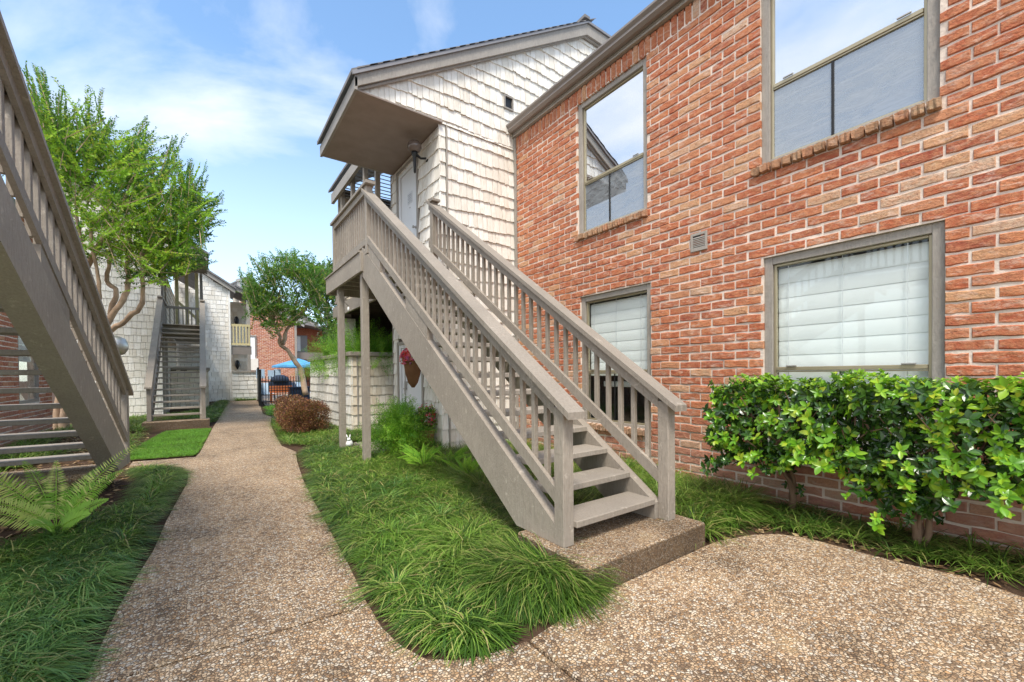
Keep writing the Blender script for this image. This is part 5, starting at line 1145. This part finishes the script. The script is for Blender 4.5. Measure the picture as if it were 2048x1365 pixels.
def crape(name, label, limbs, core, tips, depth, dspread, nshoot, leaf, mat, r0, group=None, step=0.045, seedlen=(0.5, 1.4), up_bias=0.55, tonebase=0.25, nlead=9):
    base = limbs[0][0]
    root = tag(empty(name, tuple(np.array([at_depth(*base, depth)[0], at_depth(*base, depth)[1], 0]))), label, 'tree')
    inv = -np.array(root.location)
    k = 0
    for lm in limbs:
        off = RNG.uniform(-0.35, 0.35)*dspread if k else 0
        pts = [at_depth(px, py, depth+off*(i/(len(lm)-1)))+inv for i, (px, py) in enumerate(lm)]
        p_, r_ = limb(pts, r0*(1.0 if k == 0 else 0.72), r0*0.28)
        MB().tube(p_, r_, 9).build('trunk' if k == 0 else 'branch', MAT['bark'], root, True); k += 1
    S, E_, T = [], [], []
    core = np.array(core, float); tips = np.array(tips, float)
    for tp in tips:                    # long leader shoots that carry the ragged silhouette
        for q in range(nlead):
            j = core[np.argmin(np.hypot(core[:, 0]-tp[0], core[:, 1]-tp[1]))]; dd = depth+RNG.uniform(-0.9, 0.9)*dspread
            t_ = tp+RNG.normal(0, 9*11.0/depth, 2); e = at_depth(t_[0], t_[1], dd); s0 = at_depth(j[0]+RNG.normal(0, 14), j[1]+RNG.normal(0, 14)+10, dd+RNG.uniform(-0.3, 0.3)*dspread)
            d = e-s0; L_ = min(np.linalg.norm(d), RNG.uniform(1.0, 1.5)*seedlen[1]); d = d/np.linalg.norm(d)+np.array([0, 0, 0.18]); d /= np.linalg.norm(d)
            S.append(e-d*L_+inv); E_.append(e+inv); T.append(np.clip(tonebase+0.12+RNG.normal(0, 0.1), 0, 0.7))
    for i in range(nshoot):
        c = core[RNG.integers(len(core))]+RNG.normal(0, 22*11.0/depth, 2); dd = depth+RNG.uniform(-1, 1)*dspread
        s_ = at_depth(c[0], c[1], dd)
        # choose a tip: the silhouette tips for a share of shoots, else outwards
        if RNG.uniform() < 0.45:
            j = np.argsort(np.hypot(tips[:, 0]-c[0], tips[:, 1]-c[1]))[:max(3, len(tips)//2)]; tp = tips[RNG.choice(j)]+RNG.normal(0, 7, 2)
            f = RNG.uniform(0.45, 1.0)**0.7; t_ = c+(tp-c)*f
            e = at_depth(t_[0], t_[1], dd+RNG.uniform(-0.6, 0.6)*dspread)
            L_ = np.linalg.norm(e-s_)
            mxl = seedlen[1]*1.25
            if L_ > mxl: s_ = e-(e-s_)/L_*mxl
        else:
            d = np.array([RNG.normal(0, 0.6), RNG.normal(0, 0.6), abs(RNG.normal(up_bias, 0.5))]); d /= np.linalg.norm(d)
            e = s_+d*RNG.uniform(*seedlen)*0.7
        S.append(s_+inv); E_.append(e+inv)
        hgt = (CYP-(c[1]))/CYP
        T.append(np.clip(tonebase-0.12+RNG.normal(0.02, 0.12)+0.25*(1 if RNG.uniform() < 0.2 else 0), 0, 0.75))
    shoots(S, E_, step, leaf, 0.56, 0.2, T, 'crown', mat, root, 0.32)
    # woody shoots through the crown
    mb = MB()
    for i in range(0, len(S), 3): mb.tube([S[i], (np.array(S[i])+np.array(E_[i]))/2, E_[i]], [0.012, 0.008, 0.003], 4, False)
    tag(mb.build('twigs', MAT['bark'], root, False, False), kind='stuff')
    return root
D1 = 11.6
limbs1 = [[(132, 905), (128, 850), (140, 790), (152, 730), (165, 670), (172, 610), (168, 540), (160, 470), (150, 400)],
          [(150, 760), (185, 700), (215, 668), (250, 640), (280, 615), (287, 570), (283, 520), (300, 470), (318, 420)],
          [(150, 800), (178, 740), (200, 690), (222, 625), (232, 585), (214, 560), (222, 505), (212, 440), (225, 380)],
          [(205, 655), (240, 610), (256, 570), (254, 520), (262, 470), (262, 400)],
          [(110, 900), (112, 830), (128, 760), (145, 690), (150, 620), (140, 540), (120, 470), (95, 400)],
          [(158, 895), (150, 830), (150, 770), (160, 700), (185, 640), (200, 580), (190, 520), (180, 440)],
          [(283, 520), (325, 480), (352, 440), (360, 400)], [(168, 540), (205, 480), (235, 430), (270, 350)]]
core1 = [(95, 330), (120, 400), (150, 350), (160, 430), (195, 380), (200, 460), (230, 420), (250, 470), (255, 400), (285, 440), (300, 490), (325, 430), (340, 480), (350, 510), (120, 290), (180, 310), (235, 340), (290, 380), (380, 450), (315, 525), (140, 480), (370, 410)]
tips1 = [(55, 128), (85, 140), (60, 190), (120, 180), (150, 250), (190, 182), (175, 230), (222, 240), (285, 240), (260, 280), (310, 265), (350, 280), (300, 300), (352, 322), (400, 350), (385, 320), (445, 395), (430, 430), (415, 470), (395, 500), (405, 515), (340, 540), (245, 560), (300, 560), (65, 300), (90, 220), (140, 210), (355, 380), (410, 400), (420, 520), (370, 540)]
crape('crape_myrtle_tree', 'large multi stemmed crape myrtle tree behind the left staircase', limbs1, core1, tips1, D1, 1.3, 860, 0.100, MAT['crape'], 0.115, tonebase=0.36, nlead=7)
# low drooping sprigs on the bare limbs belong to the same kind of growth; a few by the shake wall
D2 = 19.0
limbs2 = [[(612, 790), (603, 745), (590, 722), (578, 705), (562, 690), (558, 668), (545, 640), (530, 610), (520, 590)],
          [(566, 690), (572, 665), (584, 645), (590, 615), (598, 590)], [(545, 640), (555, 610), (560, 580)], [(584, 645), (610, 620), (625, 590)], [(530, 610), (510, 600), (500, 585)]]
core2 = [(530, 600), (545, 580), (560, 600), (575, 570), (590, 600), (600, 565), (615, 600), (625, 570), (550, 555), (585, 545), (520, 585), (635, 600), (640, 620), (610, 545), (560, 625), (510, 610), (605, 630), (545, 640)]
tips2 = [(498, 545), (503, 512), (525, 512), (540, 525), (562, 505), (592, 500), (612, 512), (632, 520), (655, 525), (662, 545), (480, 540), (490, 575), (515, 610), (505, 625), (530, 650), (650, 650), (560, 660), (645, 590), (495, 560), (575, 505), (500, 600)]
crape('crape_myrtle_tree', 'second crape myrtle tree leaning over the pool fence beyond the courtyard wall', limbs2, core2, tips2, D2, 1.5, 520, 0.13, MAT['crape'], 0.125, step=0.07, seedlen=(0.5, 1.3), tonebase=0.66, nlead=7)
D3 = 24.0
limbs3 = [[(664, 770), (662, 720), (660, 670), (655, 620), (650, 570)], [(660, 670), (672, 640), (680, 600)]]
core3 = [(645, 560), (660, 580), (650, 610), (665, 640), (675, 600), (655, 590), (640, 590), (670, 560), (690, 600), (690, 560)]
tips3 = [(640, 530), (660, 525), (680, 540), (630, 560), (640, 640), (700, 560), (700, 640), (660, 700), (690, 690), (640, 690)]
crape('dark_tree', 'dark leafy tree behind the landing posts right of the second crape myrtle', limbs3, core3, tips3, D3, 1.5, 420, 0.17, MAT['dkleaf'], 0.16, step=0.08, seedlen=(0.6, 1.4), tonebase=0.3)

# generic shrub: leaves through a volume, made in spherical clumps
def shrub(name, label, loc, blobs, n, leaf, wf, mat, cat='shrub', tone=(0.0, 0.95), group=None, stems=5, up=0.35, shell=0.55):
    r = tag(empty(name, loc), label, cat, group)
    C_, D_, T = [], [], []
    tot = sum(b[3]*b[4]*b[5] for b in blobs)
    for (x, y, z, a, b, c) in blobs:
        m_ = int(n*a*b*c/tot); v = RNG.normal(0, 1, (m_, 3)); v /= np.linalg.norm(v, axis=1)[:, None]; rr = (shell+(1-shell)*RNG.uniform(0, 1, m_)**0.6)*RNG.uniform(0.85, 1.08, m_)
        v2 = np.sign(v)*np.abs(v)**0.75; p = v2*rr[:, None]*np.array([a, b, c])+np.array([x, y, z]); p[:, 2] = np.maximum(p[:, 2], 0.03)
        C_.append(p); D_.append(v+np.array([0, 0, up])+RNG.normal(0, 0.5, (m_, 3)))
        cl_ = np.sin(p[:, 0]*9+p[:, 1]*7)*np.sin(p[:, 2]*11+p[:, 1]*5)*0.15
        T.append(np.clip(RNG.uniform(tone[0], tone[1], m_)*0.7+0.15+cl_+0.15*v[:, 2], 0, 0.999))
    C_ = np.vstack(C_); D_ = np.vstack(D_); T = np.concatenate(T); Ln = leaf*RNG.uniform(0.7, 1.2, len(C_))
    leaf_cloud('foliage', C_, D_, Ln, Ln*wf, T, mat, r)
    for k in range(stems):
        b = blobs[k % len(blobs)]; a_ = RNG.uniform(0, 6.28); p_, r_ = limb([(b[0]*0.3, b[1]*0.3, 0), (b[0]*0.6+0.1*math.cos(a_), b[1]*0.6+0.1*math.sin(a_), b[2]*0.5), (b[0]+b[3]*0.5*math.cos(a_), b[1]+b[4]*0.5*math.sin(a_), b[2]+b[5]*0.5)], 0.014, 0.005, 0.004, 3)
        MB().tube(p_, r_, 6).build('stem', MAT['stem'], r, True)
    return r
shrub('purple_shrub', 'nearest clipped purple leaved shrub beside the path', (2.0, 11.6, 0), [(-0.2, -0.2, 0.36, 0.36, 0.38, 0.36), (0.22, -0.1, 0.38, 0.36, 0.36, 0.36), (-0.24, 0.35, 0.40, 0.38, 0.42, 0.36), (0.2, 0.4, 0.42, 0.42, 0.4, 0.36), (0, 0.1, 0.55, 0.4, 0.4, 0.24)], 26000, 0.032, 0.6, MAT['purple'], group='purple hedge along the path')
shrub('purple_shrub', 'middle clipped purple leaved shrub in the row beside the path', (2.0, 12.75, 0), [(0, 0, 0.42, 0.50, 0.55, 0.38), (0.1, 0.5, 0.42, 0.45, 0.4, 0.36)], 9000, 0.036, 0.6, MAT['purple'], group='purple hedge along the path')
shrub('purple_shrub', 'farthest clipped purple leaved shrub in the row near the iron gate', (2.05, 14.2, 0), [(0, 0, 0.42, 0.45, 0.6, 0.42), (0.05, 0.7, 0.42, 0.42, 0.5, 0.40)], 9000, 0.04, 0.6, MAT['purple'], group='purple hedge along the path')

# asparagus fern plumes
def plumes(name, label, loc, n, L0, L1, spread, mat, cat='plant', need=0.02, lean=(0.1, 1.1), pot=None, z=0.0, group=None, gap=0.012):
    r = tag(empty(name, loc), label, cat, group)
    C_, D_, Ln, T = [], [], [], []
    for i in range(n):
        a = RNG.uniform(0, 6.28); le = RNG.uniform(*lean); L_ = RNG.uniform(L0, L1); p = np.array([math.cos(a), math.sin(a), 0])*RNG.uniform(0, spread); p[2] = z
        m_ = int(L_/gap); d = np.array([math.cos(a)*math.sin(le), math.sin(a)*math.sin(le), math.cos(le)]); t0 = RNG.uniform(0, 0.5)
        for k in range(m_):
            t = k/m_; d = d+np.array([0, 0, -0.9/m_*le*1.3]); d /= np.linalg.norm(d); p = p+d*gap
            if t < 0.25: continue
            for q in range(5):
                v_ = RNG.normal(0, 1, 3); v_ -= d*(v_@d); v_ /= np.linalg.norm(v_); wv = 0.075*math.sin(math.pi*min(1, (t-0.2)*1.15))+0.014
                C_.append(p+v_*wv*RNG.uniform(0, 0.8)); D_.append(v_+d*0.6); Ln.append(need*RNG.uniform(0.6, 1.2)); T.append(min(0.999, max(0, t0+0.35*t+RNG.uniform(-0.12, 0.12))))
    leaf_cloud('foliage', np.array(C_), np.array(D_), np.array(Ln), np.array(Ln)*0.22, np.array(T), mat, r)
    return r
pp = plumes('asparagus_fern', 'fluffy green asparagus fern in a pot by the storage door', (2.82, 7.30, 0.0), 330, 0.40, 0.85, 0.16, MAT['plume'], z=0.22, lean=(0.05, 1.45), need=0.035, gap=0.016)
MB().lathe([(0.12, 0.0), (0.15, 0.05), (0.17, 0.18), (0.18, 0.20), (0.18, 0.23), (0.16, 0.23), (0.15, 0.20)], (0, 0, 0), 20).build('pot', MAT['terracotta'], pp, True)
for i, (x, Y, hh, lab) in enumerate(((3.30, 14.3, 1.15, 'green asparagus fern at the far left end behind the courtyard wall'), (3.34, 11.75, 1.45, 'tall bright asparagus fern in the middle above the courtyard wall corner'), (3.95, 11.6, 1.15, 'asparagus fern at the right behind the courtyard wall next to the door wall'))):
    q = plumes('asparagus_fern', lab, (x, Y, 1.25), 230, 0.65, hh, 0.2, MAT['plume'], z=0.35, lean=(0.02, 1.2), need=0.045, gap=0.022)
    MB().lathe([(0.2, 0.0), (0.26, 0.36), (0.28, 0.38)], (0, 0, 0), 16).build('pot', MAT['terracotta'], q, True); MB().box(-0.15, 0.15, -0.15, 0.15, -1.25, 0.0).build('stand', MAT['darkwood'], q)
v_ = RNG.normal(0, 1, (15000, 3)); v_ /= np.linalg.norm(v_, axis=1)[:, None]; bl = np.array([(0, 0, 0.46, 0.40, 0.40, 0.38), (0.16, -0.12, 0.36, 0.34, 0.34, 0.32), (-0.18, 0.1, 0.38, 0.34, 0.34, 0.34), (0.05, 0.1, 0.62, 0.28, 0.28, 0.26), (-0.1, -0.2, 0.3, 0.3, 0.3, 0.28)])[RNG.integers(0, 5, 15000)]
c_ = bl[:, :3]+v_*bl[:, 3:]*RNG.uniform(0.55, 1.08, 15000)[:, None]; c_[:, 2] = np.maximum(c_[:, 2], 0.02)
leaf_cloud('foliage', c_, v_+RNG.normal(0, 0.5, (15000, 3))+np.array([0, 0, 0.3]), RNG.uniform(0.03, 0.065, 15000), RNG.uniform(0.007, 0.012, 15000), np.clip(0.45+0.35*v_[:, 2]+RNG.uniform(-0.25, 0.3, 15000), 0, 0.999), MAT['plume'], pp)
def flower_cloud(root, C0, ext, n, sz, name='flowers'):
    v_ = RNG.normal(0, 1, (n, 3)); v_ /= np.linalg.norm(v_, axis=1)[:, None]; C_ = np.array(C0)+v_*np.array(ext)*RNG.uniform(0.6, 1.0, n)[:, None]
    C5 = np.repeat(C_, 5, 0); a = np.tile(np.arange(5)*1.2566, n); b1 = np.repeat(np.cross(v_, [0.3, 0.2, 0.9]), 5, 0); b1 /= np.linalg.norm(b1, axis=1)[:, None]; b2 = np.cross(np.repeat(v_, 5, 0), b1)
    D_ = b1*np.cos(a)[:, None]+b2*np.sin(a)[:, None]+np.repeat(v_, 5, 0)*0.4; t = np.repeat(RNG.uniform(0, 0.999, n), 5)
    leaf_cloud(name, C5, D_, np.full(len(C5), sz), np.full(len(C5), sz*0.8), t, MAT['petal'], root).__setitem__('kind', 'stuff')
fl = shrub('flower_pot', 'pink red flowering begonia in a pot behind the asparagus fern', (3.22, 7.12, 0), [(0, 0, 0.62, 0.17, 0.2, 0.2)], 500, 0.06, 0.6, MAT['grass'], cat='flowers')
MB().lathe([(0.11, 0.0), (0.15, 0.38), (0.17, 0.40)], (0, 0, 0), 18).build('pot', MAT['terracotta'], fl, True)
flower_cloud(fl, (0, 0, 0.68), (0.19, 0.24, 0.22), 60, 0.035)
hb = tag(empty('hanging_basket', (3.02, 7.22, 1.62)), 'brown coir cone basket with red and purple flowers hanging under the stair', 'basket')
mb = MB(); mb.lathe([(0.03, -0.52), (0.10, -0.42), (0.16, -0.22), (0.19, 0.0), (0.20, 0.04), (0.18, 0.04), (0.16, 0.0)], (0, 0, 0), 20); mb.build('basket', MAT['basket'], hb, True)
flower_cloud(hb, (-0.02, 0.02, 0.12), (0.27, 0.27, 0.20), 260, 0.045); 
n_ = 260; v_ = RNG.normal(0, 1, (n_, 3)); v_ /= np.linalg.norm(v_, axis=1)[:, None]; leaf_cloud('foliage', v_*np.array([0.2, 0.2, 0.14])+np.array([0, 0, 0.08]), v_+0.2, np.full(n_, 0.05), np.full(n_, 0.03), RNG.uniform(0, 0.7, n_), MAT['grass'], hb)
hb.scale = (0.85, 0.85, 0.85)
for a in (0, 2.09, 4.19): MB().tube([(0.18*math.cos(a), 0.18*math.sin(a), 0.03), (0, 0, 0.5)], 0.004, 5).build('wire', MAT['black'], hb)
MB().tube([(0, 0, 0.5), (0.0, 0.0, 1.05)], 0.004, 5).build('wire', MAT['black'], hb)
# strappy plants under the asparagus fern
FACE = np.array([0.15, -0.72, 0.62])
def fern(name, label, loc, fronds, pin, mat, cat='fern', group=None):
    r = tag(empty(name, loc), label, cat, group)
    for (az_, L_, le, bend, tone) in fronds:
        az_ = math.radians(az_); n = 44; C_, D_, Ln = [], [], []; p = np.zeros(3); ang = le; pts = [p.copy()]
        d = None
        for k in range(n):
            t = k/n; ang += bend/n; d = np.array([math.cos(az_)*math.sin(ang), math.sin(az_)*math.sin(ang), math.cos(ang)]); p = p+d*L_/n; pts.append(p.copy())
            if t < 0.12: continue
            sd2 = np.cross(d, FACE); sd2 /= np.linalg.norm(sd2); ln_ = pin*math.sin(math.pi*min(1, 0.18+t*0.80))**0.8*(1.05-t*0.35)
            for sg in (-1, 1): C_.append(p.copy()); D_.append(sd2*sg+d*0.32+np.array([0, 0, -0.08])+RNG.normal(0, 0.06, 3)); Ln.append(ln_)
        fr = leaf_cloud('frond', np.array(C_), np.array(D_), np.array(Ln), np.maximum(np.array(Ln)*0.14, 0.010), np.clip(tone+RNG.uniform(-0.12, 0.12, len(C_)), 0, 0.999), mat, r, 0.1, FACE)
        MB().tube(pts, [0.005*(1-0.6*i/len(pts)) for i in range(len(pts))], 5).build('frond_stem', mat, fr, True)
    return r
fern('sword_fern', 'bright green sword fern in the mulch at the foot of the left staircase', (-1.12, 5.50, 0.03),
     [(-8, 0.92, 0.45, 0.40, 0.45), (-20, 0.72, 0.50, 0.55, 0.6), (-32, 0.52, 0.75, 0.55, 0.8), (160, 0.85, 0.50, 0.60, 0.35), (172, 1.10, 0.38, 0.75, 0.5), (150, 1.15, 0.65, 0.60, 0.5), (185, 0.75, 0.85, 0.45, 0.4), (95, 0.62, 0.05, 0.15, 0.45), (-45, 0.40, 0.9, 0.5, 0.97), (-100, 0.42, 0.9, 0.5, 0.6), (10, 0.60, 0.25, 0.5, 0.5), (205, 0.6, 0.5, 0.7, 0.35), (140, 0.7, 0.2, 0.5, 0.6)], 0.115, MAT['fern'])
for i, (x, y) in enumerate(((2.75, 6.3), (2.95, 5.7), (2.62, 5.9), (2.8, 4.9))):
    fern('boston_fern', 'light green fern clump %s' % ('in front of the shake wall corner', 'under the middle of the near staircase', 'beside the landing post', 'behind the lower treads of the near staircase')[i], (x, y, 0.02), [(RNG.uniform(0, 360), RNG.uniform(0.28, 0.46), RNG.uniform(0.3, 0.9), RNG.uniform(0.5, 0.9), RNG.uniform(0.0, 0.5)) for _ in range(22)], 0.055, MAT['plume'], group='ferns under the near staircase')
# rabbit ornament
rbt = tag(empty('rabbit_figurine', (2.18, 8.3, 0.02)), 'small white ceramic rabbit in the grass between the landing posts', 'ornament')
MB().lathe([(0.02, 0.0), (0.08, 0.03), (0.09, 0.10), (0.06, 0.18), (0.02, 0.21)], (0, 0, 0.06), 14).build('body', MAT['rabbit'], rbt, True)
MB().lathe([(0.01, 0.0), (0.045, 0.03), (0.045, 0.07), (0.01, 0.10)], (-0.02, -0.03, 0.24), 12).build('head', MAT['rabbit'], rbt, True)
for s_ in (-1, 1): MB().tube([(-0.02+s_*0.02, -0.02, 0.32), (-0.02+s_*0.035, 0, 0.38), (-0.02+s_*0.045, 0.01, 0.44)], [0.012, 0.018, 0.004], 7).build('ear', MAT['rabbit'], rbt, True)
rbt.scale = (0.75, 0.75, 0.62)
# string lights
stl = tag(empty('string_lights', (0, 0, 0)), 'clear bulb string lights hanging under the balcony', 'lights')
pts = [at_y(px, py, 11.2) for px, py in ((683, 608), (697, 622), (711, 618), (735, 600), (758, 590), (790, 585))]
MB().tube([p+np.array([0, 0, 0.12]) for p in pts], 0.006, 5).build('cable', MAT['black'], stl)
for p in pts[1:5]: MB().lathe([(0.008, 0.02), (0.02, 0.0), (0.035, -0.05), (0.02, -0.09), (0.002, -0.1)], tuple(p+np.array([0, 0, 0.08])), 10).build('bulb', MAT['glow'], stl, True)

# ------------------------------------------------------------------ hedge (right)
def hleaf(seed):
    r = random.Random(seed); c = r.uniform(0.10, 0.35); tw = r.uniform(-0.12, 0.12)
    st_ = [(0, 0.0), (0.25, 0.75), (0.5, 1.0), (0.78, 0.68), (1.0, 0.0)]; vs = []; fs = []
    for i, (t, w_) in enumerate(st_):
        z = -c*t*t*0.6; vs += [(t, -w_/2, z+0.18*w_/2+tw*t*w_/2), (t, 0, z), (t, w_/2, z+0.18*w_/2-tw*t*w_/2)]
    for i in range(4): fs += [(3*i, 3*i+3, 3*i+4, 3*i+1), (3*i+1, 3*i+4, 3*i+5, 3*i+2)]
    return np.array(vs), fs
HL_OLD = unit_set('leaf', lambda k: hleaf(k), 4, MAT['hedge']); HL_NEW = unit_set('leaf', lambda k: hleaf(k+10), 4, MAT['hedge_new'])
for u in HL_OLD+HL_NEW: u[2].polygons.foreach_set('use_smooth', [True]*len(u[2].polygons))
def hedge(label, base, y0, y1, trunks, nclus, seed):
    r = tag(empty('hedge_shrub', (0, 0, 0)), label, 'shrub', 'hedge shrubs in front of the brick wall')
    rg = np.random.default_rng(seed)
    for tb in trunks:
        for k in range(5):
            a = rg.uniform(0, 6.28); ex, ey = 4.5+rg.uniform(-0.25, 0.3), tb[1]+rg.uniform(-0.55, 0.55)
            p_, r_ = limb([(tb[0]+0.02*math.cos(a), tb[1]+0.02*math.sin(a), -0.02), (tb[0]+0.03*math.cos(a), tb[1]+0.04*math.sin(a), 0.26), ((tb[0]*0.5+ex*0.5), (tb[1]*0.45+ey*0.55), 0.62), (ex, ey, 1.1)], 0.032 if k == 0 else 0.024, 0.007, 0.006, 4)
            MB().tube(p_, r_, 8).build('trunk' if k == 0 else 'branch', MAT['stem'], r, True)
    items_new, items_old = [], []
    def low(x, y):      # ragged underside: higher between the trunks
        return 0.44+0.13*math.sin(y*3.1+seed)+0.11*math.sin(y*7.7+1.3*seed)
    def cluster(c, n, m_, ln, items, tiltlo=0.15, tilthi=0.75):
        n = n/np.linalg.norm(n); a0 = rg.uniform(0, 6.28); b1 = np.cross(n, [0.2, 0.3, 0.93]); b1 /= np.linalg.norm(b1); b2 = np.cross(n, b1)
        for k in range(m_):
            a = a0+k*2.4+rg.uniform(-0.3, 0.3); el_ = rg.uniform(tiltlo, tilthi); d = (b1*math.cos(a)+b2*math.sin(a))*math.cos(el_)+n*math.sin(el_); d /= np.linalg.norm(d)
            L_ = ln*rg.uniform(0.7, 1.15); s_ = np.cross(n, d); s_ /= np.linalg.norm(s_); u_ = np.cross(d, s_)
            items.append((c+n*rg.uniform(-0.02, 0.02), d*L_, s_*L_*rg.uniform(0.42, 0.55), u_*L_))
    X0, X1, ZT = 4.18, 4.86, 1.335
    for i in range(nclus):
        y = rg.uniform(y0, y1); face = rg.uniform()
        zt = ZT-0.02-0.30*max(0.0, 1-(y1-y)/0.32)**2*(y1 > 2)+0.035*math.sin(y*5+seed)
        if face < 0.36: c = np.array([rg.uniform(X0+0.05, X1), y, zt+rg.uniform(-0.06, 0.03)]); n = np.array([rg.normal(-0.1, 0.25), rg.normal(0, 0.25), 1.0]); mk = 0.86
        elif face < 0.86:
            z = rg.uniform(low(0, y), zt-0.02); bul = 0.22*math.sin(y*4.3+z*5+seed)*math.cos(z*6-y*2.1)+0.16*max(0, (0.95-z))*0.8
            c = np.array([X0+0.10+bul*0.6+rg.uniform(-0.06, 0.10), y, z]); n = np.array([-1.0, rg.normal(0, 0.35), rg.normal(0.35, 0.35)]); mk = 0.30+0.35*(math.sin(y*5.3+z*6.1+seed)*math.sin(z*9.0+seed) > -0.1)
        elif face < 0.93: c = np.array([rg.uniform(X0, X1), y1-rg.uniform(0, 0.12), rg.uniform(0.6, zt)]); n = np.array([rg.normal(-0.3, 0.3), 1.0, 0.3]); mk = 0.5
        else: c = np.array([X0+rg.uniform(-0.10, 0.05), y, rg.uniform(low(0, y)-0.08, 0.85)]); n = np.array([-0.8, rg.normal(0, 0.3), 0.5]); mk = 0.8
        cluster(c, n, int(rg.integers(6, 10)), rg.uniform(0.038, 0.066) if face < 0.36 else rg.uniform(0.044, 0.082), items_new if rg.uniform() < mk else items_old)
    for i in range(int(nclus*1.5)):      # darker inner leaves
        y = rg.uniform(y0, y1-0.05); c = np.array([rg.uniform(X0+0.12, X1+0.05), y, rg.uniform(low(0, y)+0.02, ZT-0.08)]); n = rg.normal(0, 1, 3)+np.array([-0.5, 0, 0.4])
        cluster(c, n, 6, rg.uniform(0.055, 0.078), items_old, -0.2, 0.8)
    for tb in trunks:                     # small suckers low on the trunk
        for i in range(7): cluster(np.array([tb[0]+rg.uniform(-0.1, 0.1), tb[1]+rg.uniform(-0.12, 0.12), rg.uniform(0.18, 0.5)]), np.array([-0.6, rg.normal(0, 0.6), 0.3]), 5, 0.06, items_old)
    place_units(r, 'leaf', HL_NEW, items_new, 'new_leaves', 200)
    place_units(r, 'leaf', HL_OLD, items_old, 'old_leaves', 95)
    mb = MB()
    for i in range(150):
        y = rg.uniform(y0, y1-0.1); p0 = np.array([rg.uniform(4.35, 4.75), y, rg.uniform(0.55, 0.95)]); p1 = p0+np.array([rg.uniform(-0.25, 0.15), rg.uniform(-0.25, 0.25), rg.uniform(0.1, 0.35)]); mb.tube([p0, (p0+p1)/2+rg.normal(0, 0.02, 3), p1], [0.006, 0.005, 0.003], 5, False)
    tag(mb.build('twigs', MAT['stem'], r, False, False), kind='stuff')
    return r
hedge('left hedge shrub with glossy leaves and twisted trunk beside the near stair newel', None, 1.28, 2.38, [(4.82, 1.80)], 460, 3)
hedge('right hedge shrub with bright whorled leaves and single trunk at the photo edge', None, -0.55, 1.30, [(4.60, 0.80), (4.6, -0.1)], 760, 8)
